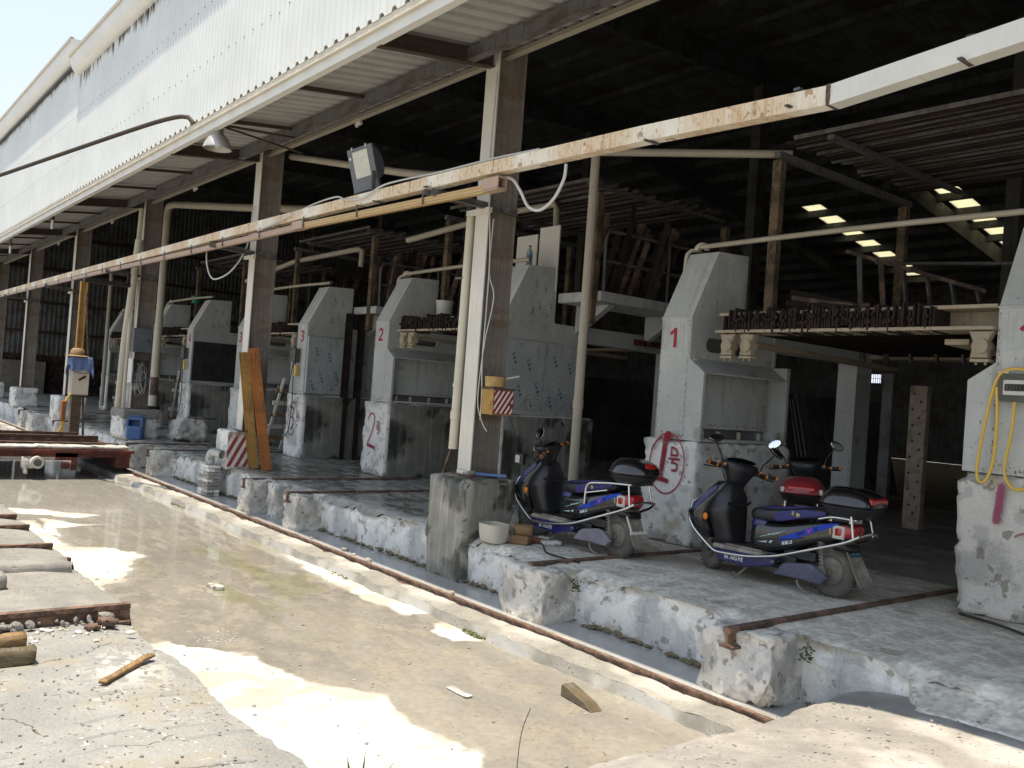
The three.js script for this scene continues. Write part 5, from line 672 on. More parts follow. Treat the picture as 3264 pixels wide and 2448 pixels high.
  for (let i = 0; i < 6; i++) obj('floor_ridge', bx(0.46, 0.008, 0.012, 0.98, 0.309, -0.125 + i * 0.05), M.black, S);
  for (const s of [-1, 1]) { obj('foot_peg', [cyl(V(0.56, 0.24, s * 0.14), V(0.55, 0.24, s * 0.235), 0.014)], M.wheelHub, S); obj('body_seam', tube([[0.80, 0.42, s * 0.163], [0.6, 0.44, s * 0.187], [0.4, 0.475, s * 0.187], [0.2, 0.52, s * 0.160]], 0.005, 20, 5), M.black, body); for (let i = 0; i < 3; i++) obj('vent', bx(0.09, 0.008, 0.012, 1.34 + i * 0.012, 0.43 + i * 0.022, s * 0.222, [0, 0, 0.35]), M.black, shield); obj('shield_lettering', new THREE.SphereGeometry(0.02, 10, 8).scale(1.6, 0.8, 0.35).translate(1.40, 0.765, s * 0.192), M.clearLens, shield); }
  obj('front_badge', bx(0.008, 0.05, 0.16, 1.655, 0.56, 0), M.chrome, shield);
  return S;
}
scooter('blue and black scooter with bright carrier tubes, beside the white basin', [-6.40, 0.0, -6.74], Math.PI, 0.5, { plate: 'frame', roundBox: true, cover: mat(T.concrete, 0.8, { color: lin(0.30, 0.29, 0.36), bumpScale: 0.001 }), mirrorYaw: 0.3 });
scooter('blue and black electric scooter with wide black top box and blue plate, nearest the camera', [-4.32, 0.0, -7.36], Math.PI, -0.5, { rack: false, plate: 'blue', mirrorTilt: -0.75, boxY: -0.04 });
scooter('dark scooter with red and silver top box, mostly hidden behind the nearest scooter', [-5.22, 0.0, -8.08], 2.12, 0.15, { rack: false, plain: true, tri: true, body: M.blackGloss, lid: mat(null, 1, { color: lin(0.26, 0.03, 0.035), roughness: 0.35, clearcoat: 0.4, clearcoatRoughness: 0.2 }), boxY: -0.06 });
// ---------------------------------------------------------------- rails
const railProf = (h, w) => [[-w / 2, 0], [w / 2, 0], [w / 2, h * 0.12], [w * 0.1, h * 0.25], [w * 0.1, h * 0.68], [w * 0.3, h * 0.76], [w * 0.3, h], [-w * 0.3, h], [-w * 0.3, h * 0.76], [-w * 0.1, h * 0.68], [-w * 0.1, h * 0.25], [-w / 2, h * 0.12]];
const railX = (x0, x1, y, z, h, w) => zyExtrude(railProf(h, w).map(([a, b]) => [z + a, y + b]), x0, x1); // along x
const railZ = (z0, z1, y, x, h, w) => ext(poly(railProf(h, w)), z1 - z0).translate(x, y, z0); // along z
tag(obj('crane_rail', railX(-60, -3.0, -0.42, -5.0, 0.065, 0.07), M.rustRail), 'long rusty crane rail on the kerb beside the platform', 'rail');
const PR = [[-6.46, 'rusty rail sunk in the platform under the scooter with bright carrier tubes'], [-4.02, 'rusty rail sunk in the platform in front of the nearest scooter'], [-13.3, 'rusty rail on the wet platform right of the striped plinth'], [-11.7, 'rusty rail on the wet platform left of the nearest column plinth'], [-19.75, 'rusty rail on the platform beside the red trolley'], [-18.25, 'rusty rail on the platform left of the striped plinth'], [-26.9, 'rusty rail on the platform behind the trolley'], [-31.95, 'rusty rail on the platform at far left']];
PR.forEach(([x, l], i) => { const g = thing('track_rail', l, 'rail', [x, 0, 0], i === 1 ? 0 : 0, 'rails across the platform'); obj('rail', railZ(-8.6 - (i < 2 ? 0.6 : 0), i === 0 ? -5.54 : i === 1 ? -5.38 : -5.42, -0.125, 0, 0.15, 0.12), M.rustRail, g); });
[[-7.48, 'nearest rusty stub rail ending over the yard pit'], [-9.44, 'second stub rail, with a small concrete block beside it'], [-10.25, 'third stub rail, with a bolt hole near its end'], [-11.49, 'fourth stub rail at the edge of the yard'], [-12.29, 'fifth stub rail, farthest one at the edge of the yard']].forEach(([x, l], i) => { const g = thing('stub_rail', l, 'rail', [x, 0, 0], 0, 'stub rails ending at the yard pit'); const r = obj('rail', railZ(-2.16 - (i === 0 ? 0.02 : 0), 5, i ? -0.43 : -0.45, 0, i ? 0.135 : 0.155, 0.12), M.rustRail, g); if (i === 2) obj('bolt_hole', new THREE.CylinderGeometry(0.02, 0.02, 0.004, 12).rotateZ(Math.PI / 2).translate(0.016, -0.355, -2.04), M.stone, r); });
// ---------------------------------------------------------------- overhead pipe with conductor rail
{
  const g = thing('overhead_pipe', 'long square pipe, white over rust, running in front of the columns', 'pipe'); const P = [[-60, 3.97], [-45, 3.975], [-37, 3.97], [-28, 3.975], [-20, 3.965], [-14.5, 3.965], [-10.5, 3.95], [-7.5, 3.925], [-5.2, 3.875], [-3.45, 3.815]].map(([x, y]) => V(x, y, -5.40)); const s = [];
  for (let i = 0; i < P.length - 1; i++) s.push(bar(P[i].clone().add(V(-0.002, 0, 0)), P[i + 1], 0.12, 0.135)); obj('rusty_length', s, M.pipe, g);
  obj('white_length', [bar(V(-3.46, 3.815, -5.405), V(-2.2, 3.915, -5.39), 0.125, 0.14), bar(V(-2.2, 3.915, -5.39), V(1.5, 4.25, -5.35), 0.125, 0.14)], M.pipeWhite, g);
  obj('weld_joint', rough(0.03, 0.15, 0.135, 0.006, -3.46, 3.815, -5.40, 0.02), M.rust, g);
  for (const x of [-5.1, -3.75, -2.55, -9.6, -12.5]) obj('clip', [bx(0.03, 0.012, 0.16, x, 3.79 - (x < -6 ? -0.07 : 0) + (x > -3 ? 0.03 : 0), -5.36), bx(0.05, 0.02, 0.05, x + 0.01, 3.93 + (x < -6 ? 0.1 : x > -3 ? 0.05 : 0.0), -5.4)], M.greySteel, g);
  const c = thing('conductor_rail', 'pink and yellow plastic conductor rail hung under the overhead pipe', 'conductor rail');
  const prof = (y) => [[-5.345, y + 0.045], [-5.43, y + 0.045], [-5.43, y - 0.02], [-5.42, y - 0.04], [-5.36, y - 0.04], [-5.345, y - 0.02]];
  const B = (x) => 3.885 - 0.085 * ss(-30, -12, x) - 0.075 * ss(-12, -7, x); const sg = (a, b) => [bar(V(a, B(a), -5.39), V(b, B(b), -5.39), 0.085, 0.06), bar(V(a, B(a) - 0.042, -5.385), V(b, B(b) - 0.042, -5.385), 0.06, 0.02), bar(V(a, B(a) + 0.012, -5.345), V(b, B(b) + 0.012, -5.345), 0.01, 0.012)];
  obj('pink_length', [...sg(-40, -30), ...sg(-30, -21), ...sg(-21, -16), ...sg(-16, -11.9)], M.busPink, c); obj('joint_cover', rb(0.34, 0.12, 0.12, 0.012, -11.85, B(-11.85) + 0.01, -5.39), M.busPink, c); obj('yellow_length', [...sg(-11.7, -9.4), ...sg(-9.4, -7.35)], M.busYellow, c);
  const e = obj('end_box', [bl(-7.40, -7.14, B(-7.3) - 0.035, B(-7.3) + 0.085, -5.34, -5.325), bl(-7.40, -7.14, B(-7.3) - 0.035, B(-7.3) + 0.085, -5.445, -5.43), bl(-7.40, -7.14, B(-7.3) + 0.07, B(-7.3) + 0.085, -5.43, -5.34), bl(-7.40, -7.14, B(-7.3) - 0.05, B(-7.3) - 0.03, -5.445, -5.325)], M.busPink, c); obj('contacts', [bl(-7.38, -7.2, B(-7.3) - 0.01, B(-7.3) + 0.05, -5.41, -5.36)], M.rustDark, e);
  for (let x = -38; x < -8; x += 1.55) obj('hanger', [bx(0.022, 0.16, 0.012, x, B(x) + 0.03, -5.338), bx(0.022, 0.012, 0.11, x, B(x) + 0.105, -5.39)], M.greySteel, c);
}
COLX.slice(0, 5).forEach((x, i) => { const g = thing('pipe_bracket', ['angle-iron bracket on the nearest column holding the overhead pipe', 'angle-iron bracket on the column by the orange beams', 'angle-iron bracket on the column above the blue can', 'angle-iron bracket on the fourth column from the camera', 'angle-iron bracket on the farthest column'][i], 'bracket', [x, 3.68, -6], 0, 'brackets holding the overhead pipe'); obj('arm', [bar(V(-0.05, 0.11, -0.2), V(-0.05, 0.14, 0.70), 0.012, 0.07), bar(V(-0.05, 0.17, -0.2), V(-0.05, 0.2, 0.70), 0.06, 0.012)], M.greySteel, g); obj('arm', [bar(V(0.29, 0.06, -0.38), V(0.10, 0.13, 0.70), 0.012, 0.07), bar(V(0.29, 0.02, -0.38), V(0.10, 0.09, 0.70), 0.06, 0.012)], M.greySteel, g); obj('tie', bar(V(-0.12, 0.02, 0.03), V(0.32, 0.02, 0.03), 0.05, 0.06), M.flange, g); });
{ // floodlight standing on the pipe
  const g = thing('floodlight', 'grey floodlight with a painted pale reflection on its glass, standing on the overhead pipe', 'floodlight', [-10.12, 4.04, -5.42]); const q = new THREE.Matrix4().makeTranslation(0, 0.32, 0).multiply(new THREE.Matrix4().makeRotationY(0.42)).multiply(new THREE.Matrix4().makeRotationX(0.16)).multiply(new THREE.Matrix4().makeRotationZ(0.20)); const a = (G) => G.applyMatrix4(q);
  const b = obj('housing', [a(rb(0.40, 0.56, 0.05, 0.008, 0, 0, 0.02)), a(zyExtrude([...Array(17).keys()].map((i) => { const t = Math.PI / 2 + i / 16 * Math.PI; return [0.2 * Math.cos(t), 0.05 + 0.215 * Math.sin(t)]; }), -0.17, 0.17)), a(rb(0.26, 0.18, 0.12, 0.05, 0, -0.17, -0.06))], M.lampBody, g);
  obj('glass', a(rb(0.24, 0.34, 0.012, 0.004, 0, 0.06, 0.047)), M.bulbAndReflectGlass, b); obj('clasp', [a(bx(0.02, 0.04, 0.03, -0.11, 0.275, 0.04)), a(bx(0.02, 0.04, 0.03, 0.11, 0.275, 0.04)), a(new THREE.CylinderGeometry(0.02, 0.02, 0.01, 10).rotateX(Math.PI / 2).translate(-0.16, 0.16, 0.048))], M.aluminium, b);  // flat pale colour painted for the bright yard reflected in the floodlight glass
  obj('mount', [bx(0.03, 0.30, 0.05, 0.215, 0.12, -0.02, [0, 0, 0.1]), bx(0.03, 0.30, 0.05, -0.19, 0.12, 0.0, [0, 0, 0.1]), bx(0.42, 0.02, 0.06, 0.0, -0.02, 0)], M.greySteel, g);
}
{ // loose cables on the pipe
  tag(obj('cable', tube([[-13.2, 3.86, -5.31], [-12.3, 3.93, -5.31], [-11.5, 4.06, -5.38], [-10.7, 4.06, -5.34], [-10.35, 3.97, -5.30], [-9.9, 3.93, -5.30], [-9.5, 4.02, -5.31], [-9.2, 4.055, -5.36], [-8.4, 4.035, -5.38], [-8.0, 4.02, -5.36], [-7.3, 4.02, -5.38], [-6.6, 4.0, -5.4]], 0.012, 120, 6), M.cableGrey), 'grey cable tied along the overhead pipe under the floodlight', 'cable');
  tag(obj('cable', tube([[-7.35, 3.83, -5.45], [-7.1, 3.80, -5.46], [-6.95, 3.66, -5.47], [-6.8, 3.48, -5.47], [-6.6, 3.42, -5.46], [-6.4, 3.50, -5.45], [-6.25, 3.66, -5.43], [-6.22, 3.80, -5.42]], 0.016, 60, 8), M.cableGrey), 'white cable hanging in a loop right of the nearest column', 'cable');
  tag(obj('cable', tube([[-15.95, 3.95, -5.5], [-15.9, 3.6, -5.5], [-15.7, 3.33, -5.52], [-15.4, 3.28, -5.55], [-15.15, 3.45, -5.7], [-15.08, 3.9, -5.9], [-15.07, 4.6, -5.96]], 0.014, 60, 8), M.cableGrey), 'grey cable hanging in a loop at the second column', 'cable');
  tag(obj('cable', [tube([[-8.19, 5.3, -5.985], [-8.21, 4.4, -5.985], [-8.16, 3.9, -5.98], [-8.12, 3.2, -6.02], [-8.15, 2.6, -6.05], [-8.13, 2.0, -6.03], [-8.12, 1.6, -6.05], [-8.10, 1.3, -6.04]], 0.008, 90, 6), tube([[-8.10, 3.6, -6.02], [-8.14, 3.0, -6.05], [-8.04, 2.7, -6.06], [-8.12, 2.2, -6.04], [-8.15, 1.55, -6.02], [-8.09, 1.28, -6.06], [-8.04, 1.18, -6.1]], 0.007, 80, 6)], M.cableGrey), 'thin grey wires running down the nearest column to the striped box', 'cable');
}
{ // pendant lamp under the canopy edge with its stays
  const g = thing('pendant_lamp', 'dome-shaped aluminium lamp hanging under the canopy edge', 'lamp', [-13.1, 4.93, -4.56]); obj('shade', [lathe([[0.205, 0.0], [0.21, 0.005], [0.205, 0.03], [0.185, 0.09], [0.15, 0.155], [0.10, 0.21], [0.07, 0.235], [0.068, 0.30], [0.045, 0.325], [0.03, 0.34], [0.028, 0.40], [0, 0.40]], 32), lathe([[0.2, 0.004], [0.195, 0.03], [0.175, 0.09], [0.14, 0.15], [0.09, 0.205], [0, 0.22]], 32)], M.aluminium, g); obj('bulb', [new THREE.SphereGeometry(0.06, 16, 12).scale(1, 1.3, 1).translate(0, 0.10, 0)], M.bulbAndReflectGlass, g); obj('stay', [bar(V(0, 0.37, 0), V(0.35, 0.36, -1.05), 0.03, 0.03), bar(V(0, 0.36, 0), V(0.1, 0.22, -1.3), 0.025, 0.025)], M.brownSteel, g);
}
tag(obj('conduit', tube([[-13.75, 5.40, -4.40], [-13.9, 5.52, -4.34], [-14.3, 5.55, -4.22], [-15.4, 5.50, -3.93], [-20, 5.20, -2.76], [-24, 4.92, -1.72]], 0.035, 60, 10, false, 0.4), M.brownSteel), 'brown conduit slanting out from the canopy edge across the white wall', 'conduit');
for (const [x, y, l] of [[-24.7, 5.1, 'small bare tube lamp under the far canopy, right of the leftmost one'], [-30.5, 4.95, 'small bare tube lamp under the canopy, leftmost one']]) { const g = thing('tube_lamp', l, 'lamp', [x, y, -4.62], 0, 'bare lamps under the far canopy'); obj('bulb', [lathe([[0, -0.16], [0.035, -0.15], [0.035, 0.06], [0.02, 0.08], [0, 0.08]], 10)], M.bulbAndReflectGlass, g); obj('holder', lathe([[0.045, 0.08], [0.05, 0.1], [0.03, 0.2], [0.015, 0.3], [0, 0.3]], 10), M.greySteel, g); }
for (const [x, l] of [[-11.9, 'small white light fitting under the canopy, nearest one'], [-19, 'small white light fitting under the canopy, second one'], [-25.5, 'small white light fitting under the canopy, third one'], [-32, 'small white light fitting under the canopy, farthest one']]) { const g = thing('light_fitting', l, 'light fitting', [x, 5.5, -6.22], 0, 'small fittings along the inner canopy edge'); obj('body', rb(0.12, 0.05, 0.06, 0.01), M.pipeWhite, g); obj('lens', new THREE.SphereGeometry(0.035, 10, 8).translate(-0.06, -0.02, 0), M.clearLens, g); }
// ---------------------------------------------------------------- pipes and poles
function pipeThing(label, pts, r, m, name = 'drain_pipe') { return tag(obj(name, tube(pts, r, Math.max(8, pts.length * 8), 14, false, 0.05), m), label, 'pipe', 'pale pipes on and behind the columns'); }
{ const g = thing('drain_pipe', 'broken cream drain pipe on the left of the nearest column', 'pipe', [-8.56, 0, -6.02]); obj('pipe', [cyl(V(0, 0.93, 0), V(0, 3.72, -0.02), 0.058, 0.058, 18)], M.pvc, g); obj('socket', [cyl(V(0, 1.28, 0), V(0, 1.38, 0), 0.065, 0.065, 18), cyl(V(0, 1.66, 0), V(0, 1.70, 0), 0.062, 0.062, 18)], M.pvc, g); obj('collar', bx(0.16, 0.02, 0.03, -0.08, 2.95, 0.03), M.greySteel, g); }
{ const g = thing('support_pole', 'tall pale pole standing behind the scooter with bright carrier tubes', 'pole', [-8.38, 0, -7.8]); obj('pole', [cyl(V(0, 0, 0), V(0, 4.85, 0), 0.062, 0.058, 18), cyl(V(0, 1.5, 0), V(0, 1.62, 0), 0.068, 0.068, 18)], M.pvcOld, g); obj('cross_pipe', cyl(V(0.05, 4.82, 0), V(1.95, 4.80, -1.45), 0.05, 0.05, 12), M.pvcOld, g); }
{ const g = thing('post', 'brown steel post close behind the tall pale pole', 'pole', [-9.78, 0, -9.2]); obj('shaft', [bl(-0.06, 0.06, 3.26, 4.75, -0.01, 0), bl(-0.06, -0.05, 3.26, 4.75, -0.1, -0.01), bl(0.05, 0.06, 3.26, 4.75, -0.1, -0.01)], M.post, g); obj('foot_plate', bl(-0.1, 0.1, 3.255, 3.27, -0.14, 0.04), M.rust, g); }
{ const g = thing('drain_pipe', 'tall cream pipe bending into the shed behind the blue can', 'pipe', [-25.4, 0, -7.6]); obj('pipe', [tube([[0, 0.55, 0], [0, 3, 0], [0, 5.95, 0], [0.05, 6.15, 0], [0.3, 6.2, -0.05], [3, 5.95, -0.9], [6, 5.7, -1.9]], 0.10, 80, 14, false, 0.05)], M.pvc, g); obj('flange', [new THREE.CylinderGeometry(0.2, 0.2, 0.04, 18).translate(0, 0.58, 0), new THREE.CylinderGeometry(0.2, 0.2, 0.03, 18).translate(0, 0.53, 0)], M.rustDark, g); obj('rust_band', [new THREE.CylinderGeometry(0.106, 0.106, 0.5, 18, 1, true).translate(0, 1.15, 0)], M.rust, g); obj('foot_block', rough(0.8, 0.52, 0.7, 0.09, 0.1, 0.26, 0.2, 0.06, 1, 0.12), M.block, g); }
pipeThing('cream pipe leaning at the third column, beside the open switch box', [[-22.22, 0.66, -5.86], [-22.1, 2.2, -5.86], [-21.72, 4.0, -5.87], [-21.62, 4.6, -5.88]], 0.085, M.pvc);
pipeThing('thin cream pipe beside the leaning pipe at the third column', [[-21.95, 0.66, -5.9], [-21.93, 2.5, -5.9], [-21.9, 5.4, -5.95]], 0.045, M.pvc);
pipeThing('long pale pipe running into the shed behind the floodlight', [[-15.1, 5.62, -6.6], [-12.0, 4.95, -7.0], [-11.2, 4.8, -7.1], [-9.8, 4.72, -7.4]], 0.06, M.pvcOld);
pipeThing('pale pipe over saw 2 ending in a short down bend', [[-14.2, 4.35, -8.6], [-12.2, 4.75, -9.3], [-11.2, 4.85, -9.6], [-11.15, 4.4, -9.6]], 0.055, M.pvcOld);
pipeThing('pale pipe over saw 3, left of the second column', [[-22.6, 4.1, -8.9], [-20.4, 4.5, -9.2], [-17.4, 4.6, -9.4], [-17.4, 4.2, -9.4]], 0.06, M.pvcOld);
pipeThing('thin upright pipe behind the far control mast', [[-33.6, 0.2, -8.3], [-33.6, 5, -8.3]], 0.07, M.pvcOld);
pipeThing('white pipe elbow on the brick pier by the striped plinth', [[-15.28, 0.05, -5.62], [-15.28, 0.16, -5.6], [-15.2, 0.24, -5.6], [-15.05, 0.26, -5.62], [-14.92, 0.24, -5.68]], 0.075, M.stone);
// ---------------------------------------------------------------- things on and around the columns
{ // striped box on the nearest column with a pot on top
  const g = thing('switch_box', 'orange box with red and white stripes on the nearest column', 'switch box', [-8.0, 1.52, -6.19]); obj('case', rb(0.22, 0.29, 0.30, 0.008, 0, 0, 0), M.yellow, g); obj('lid', bl(-0.12, 0.13, 0.146, 0.16, -0.165, 0.165), M.rust, g);
  const t = canvasTex(256, 256, (c, w, h) => { c.fillStyle = '#e3ddd2'; c.fillRect(0, 0, w, h); c.fillStyle = '#8e2a33'; for (let k = -3; k < 5; k++) { c.beginPath(); c.moveTo(k * 62 - 20, h); c.lineTo(k * 62 + 14, h); c.lineTo(k * 62 + 184, 0); c.lineTo(k * 62 + 150, 0); c.fill(); } c.strokeStyle = '#8e2a33'; c.lineWidth = 8; c.strokeRect(2, 2, w - 4, h - 4); for (let i = 0; i < 60; i++) { c.fillStyle = `rgba(90,70,55,${rnd() * 0.25})`; c.fillRect(rnd() * w, rnd() * h, rnd() * 20, rnd() * 6); } });
  print('warning_stripes', 0.28, 0.27, t, g, [0.1135, 0, 0], [0, Math.PI / 2, 0]); obj('knob', new THREE.SphereGeometry(0.02, 10, 8).translate(0.125, -0.02, -0.09), M.greySteel, g);
  const p = thing('saucepan', 'old brass-coloured saucepan on the striped box', 'saucepan', [-8.0, 1.682, -6.14]); obj('pan', [lathe([[0, 0], [0.105, 0.0], [0.115, 0.015], [0.12, 0.12], [0.126, 0.125], [0.112, 0.122], [0.106, 0.02], [0, 0.012]], 28)], M.ratty, p); obj('handle', bar(V(0.02, 0.105, -0.115), V(0.05, 0.15, -0.30), 0.025, 0.02), M.flange, p);
}
{ const g = thing('tool_scraps', 'blue tool and cement lump on the nearest plinth', 'tool', [-8.2, 0.655, -6.2]); obj('lump', rough(0.2, 0.05, 0.12, 0.012, -0.05, 0.03, 0.2, 0.03), M.block, g); obj('spanner', [bar(V(0.02, 0.03, 0.12), V(0.22, 0.03, -0.05), 0.06, 0.03), bar(V(0.15, 0.03, 0.05), V(0.3, 0.03, -0.12), 0.03, 0.03)], M.blueCan, g); }
{ // basin, blocks, stool, bricks at the foot of the nearest plinth
  const g = thing('basin', 'cut-down white plastic basin beside the nearest plinth', 'basin', [-7.62, 0.0, -5.98]); obj('tub', loft([[0, 0, 0, 0.13, 0.10, 3], [0.02, 0, 0, 0.15, 0.12, 3], [0.11, 0, 0, 0.165, 0.135, 3], [0.20, 0, 0, 0.17, 0.14, 3]].map((r) => r), 'y', 32, false), new THREE.MeshStandardMaterial({ color: lin(0.52, 0.49, 0.40), roughness: 0.7, side: THREE.DoubleSide }), g); obj('bottom', loft([[0.004, 0, 0, 0.13, 0.10, 3], [0.03, 0, 0, 0.14, 0.11, 3]]), M.flap, g);
  const wb = (l, p, t, s) => tag(obj('wood_block', rough(s[0], s[1], s[2], 0.008, 0, s[1] / 2, 0, 0.04).rotateY(t).translate(...p), M.wood), l, 'wood block', 'wood blocks by the nearest plinth');
  wb('brown wood block leaning on the basin, lower one', [-7.42, 0, -6.2], 0.5, [0.22, 0.1, 0.14]); wb('brown wood block beside the basin, upper one', [-7.43, 0.1, -6.24], 0.9, [0.2, 0.11, 0.13]);
  const s = thing('wooden_stool', 'small wooden stool behind the nearest plinth', 'stool', [-7.92, 0, -6.85], 0.4); obj('seat', rb(0.34, 0.04, 0.26, 0.006, 0, 0.42, 0), M.wood, s); for (const [a, b] of [[-1, -1], [1, -1], [-1, 1], [1, 1]]) obj('leg', bar(V(a * 0.11, 0.40, b * 0.08), V(a * 0.18, 0, b * 0.13), 0.045, 0.045), M.woodGrey, s); obj('rail', [bar(V(-0.16, 0.18, 0.12), V(0.16, 0.18, 0.12), 0.02, 0.04), bar(V(-0.14, 0.30, 0.1), V(0.14, 0.30, 0.1), 0.02, 0.05)], M.wood, s);
  const bk = thing('plank_offcut', 'wooden offcut lying on the stool behind the plinth', 'wood block', [-7.92, 0.44, -6.85], 0.9); obj('board', rb(0.3, 0.05, 0.14, 0.006, 0, 0.025, 0), M.wood, bk); obj('second_board', rb(0.2, 0.05, 0.12, 0.006, 0.02, 0.075, 0.01), M.wood, bk);
  [[-7.43, -6.45, 0.2, 'red brick lying flat by the front wheel of the scooter with carrier tubes'], [-7.25, -6.5, 1.2, 'dusty brick by the front wheel of the scooter with carrier tubes'], [-7.5, -6.62, 0.8, 'half brick behind the two bricks at the front wheel']].forEach(([x, z, t, l], i) => tag(obj('loose_brick', rough(i === 2 ? 0.14 : 0.22, 0.055, 0.1, 0.006, 0, 0.028, 0, 0.04).rotateY(t).translate(x, 0, z), i ? M.block : M.brickRed), l, 'brick', 'loose bricks by the scooter'));
  tag(obj('wire', tube([[-7.36, 0.012, -6.2], [-7.1, 0.06, -6.22], [-6.9, 0.012, -6.12], [-6.6, 0.02, -6.05], [-6.35, 0.012, -6.08]], 0.009, 40, 6), M.rustDark), 'bent steel wire lying on the platform in front of a scooter', 'wire');
  tag(obj('stake', bar(V(-9.5, 0.95, -6.7), V(-10.0, 0.0, -6.75), 0.06, 0.03), M.rust), 'rusty steel stake leaning left of the nearest column', 'stake');
  const ph = thing('signal_box', 'small dark box with white label hanging on a thin wire by a scooter', 'box', [-8.5, 0.83, -7.0]); obj('case', rb(0.17, 0.13, 0.05, 0.008), M.black, ph); obj('label_face', bl(-0.06, 0.02, -0.045, 0.045, 0.026, 0.029), M.pipeWhite, ph); obj('wire', tube([[-0.05, 0.06, 0], [-0.35, 0.45, -0.1], [-0.6, 0.7, -0.1]], 0.005, 12, 5), M.cableBlack, ph);
}
{ // two beams against the second column
  for (const [x0, z0, x1, z1, m, l, h] of [[-14.84, -6.24, -14.86, -5.92, M.yellow, 'yellow-orange steel beam leaning on the second column, left one', 2.02], [-14.56, -6.36, -14.66, -6.0, M.orange, 'orange steel beam leaning on the second column, right one', 2.1]]) { const g = thing('leaning_beam', l, 'beam', [x0, 0, z0], 0, 'orange beams leaning on the second column'); const a = V(0, 0.02, 0), b = V(x1 - x0, h, z1 - z0); obj('web', bar(a, b, 0.15, 0.02), m, g); const off = (s) => V(s * 0.075, 0, 0); obj('flange', bar(a.clone().add(off(1)).add(V(0, 0, 0.02)), b.clone().add(off(1)).add(V(0, 0, 0.02)), 0.012, 0.12), m, g); obj('flange', bar(a.clone().add(off(-1)).add(V(0, 0, 0.02)), b.clone().add(off(-1)).add(V(0, 0, 0.02)), 0.012, 0.12), m, g); }
  // brick pier under the white elbow
  const p = thing('brick_pier', 'small whitewashed brick pier standing in the channel by the striped plinth', 'pier', [-15.3, -0.5, -5.62]); for (let r = 0; r < 9; r++) for (let k = 0; k < 2; k++) for (let d = 0; d < 2; d++) obj('brick', rb(0.22 + rr(-0.015, 0.015), 0.05, 0.105, 0.008, (k - 0.5) * 0.24 + (r % 2) * 0.03 + rr(-0.01, 0.01), 0.03 + r * 0.06, (d - 0.5) * 0.115 + rr(-0.008, 0.008), 1), rnd() > 0.45 ? M.plaster : M.brickGrey, p); obj('mortar', rough(0.42, 0.53, 0.19, 0.008, 0, 0.265, 0, 0.06), M.block, p);
}
function ladder(label, foot, top, w) { const g = thing('ladder', label, 'ladder', foot, 0, 'wooden ladders leaning on the saws'); const d = V(...top).sub(V(...foot)), side = V(w[0], 0, w[1]); const a0 = V(), b0 = d.clone(); obj('stile', bar(a0, b0, 0.05, 0.06), M.flange, g); obj('stile', bar(a0.clone().add(side), b0.clone().add(side), 0.05, 0.06), M.flange, g); for (let i = 1; i < 6; i++) { const t = i / 6, p = d.clone().multiplyScalar(t); obj('rung', bar(p.clone().addScaledVector(side, -0.25), p.clone().addScaledVector(side, 1.25), 0.035, 0.09), i % 2 ? M.wood : M.flange, g); } return g; }
ladder('pale wooden ladder leaning on saw 3, behind the orange beams', [-19.2, 0, -8.25], [-17.85, 1.62, -8.02], [-0.05, -0.42]);
ladder('pale wooden ladder leaning on saw 4', [-26.0, 0, -8.3], [-24.7, 1.62, -8.02], [-0.05, -0.42]);
ladder('pale wooden ladder leaning on saw 5, farthest one', [-33.2, 0, -8.6], [-32.0, 1.62, -8.45], [-0.05, -0.42]);
for (const [z, l, m] of [[-8.98, 'dark steel channel standing upright beside saw 3, left one', M.rustDark], [-9.28, 'dark steel channel standing upright beside saw 3, right one', M.rustDark]]) { const g = thing('upright_channel', l, 'steel channel', [-16.86, 0, z], 0, 'steel channels standing beside saw 3'); obj('web', bl(-0.08, 0.08, 0, 3.1, -0.012, 0), m, g); obj('flange', bl(-0.08, -0.068, 0, 3.1, 0, 0.09), m, g); obj('flange', bl(0.068, 0.08, 0, 3.1, 0, 0.09), m, g); }
{ // distribution box with yellow hose on the near tower of saw 1
  const g = thing('distribution_box', 'grey plastic distribution box at the right edge of the picture', 'distribution box', [-3.20, 1.98, -8.04]); obj('case', rb(0.30, 0.24, 0.11, 0.02, 0, 0, 0), mat(T.dust, 0.5, { color: lin(0.50, 0.50, 0.44), roughness: 1 }), g); obj('frame', rb(0.19, 0.13, 0.02, 0.006, 0, 0.0, 0.058), M.whitePlastic, g); obj('breakers', [bl(-0.08, 0.08, -0.03, 0.03, 0.066, 0.072)], M.black, g); for (let i = 0; i < 5; i++) obj('switch', bl(-0.06 + i * 0.025, -0.042 + i * 0.025, -0.012, 0.014, 0.072, 0.085), M.greySteel, g); obj('tape', bl(-0.14, -0.06, 0.121, 0.135, 0.0, 0.056), M.pipeWhite, g);
  tag(obj('hose', tube([[-3.08, 2.12, -8.0], [-3.2, 2.14, -7.98], [-3.32, 2.10, -7.99], [-3.38, 1.95, -7.99], [-3.44, 1.6, -8.0], [-3.475, 1.28, -8.0], [-3.44, 1.16, -7.98], [-3.385, 1.18, -7.98], [-3.345, 1.35, -8.0], [-3.335, 1.7, -8.0], [-3.35, 1.98, -7.99]], 0.014, 110, 8), M.cableYellow), 'yellow hose hanging in a narrow loop on the tower of saw 1', 'hose');
  tag(obj('hose', tube([[-3.21, 1.87, -8.02], [-3.22, 1.6, -8.02], [-3.25, 1.3, -8.0], [-3.20, 1.16, -7.99], [-3.10, 1.13, -7.98], [-2.9, 1.25, -7.98], [-2.8, 1.5, -8.0]], 0.014, 70, 8), M.cableYellow), 'yellow hose hanging below the distribution box', 'hose');
  tag(obj('cable', tube([[-3.5, 0.012, -7.9], [-3.1, 0.02, -7.75], [-2.6, 0.012, -7.5], [-1.8, 0.015, -7.0]], 0.011, 40, 6), M.cableBlack), 'thin black cable on the floor at the right edge', 'cable');
}
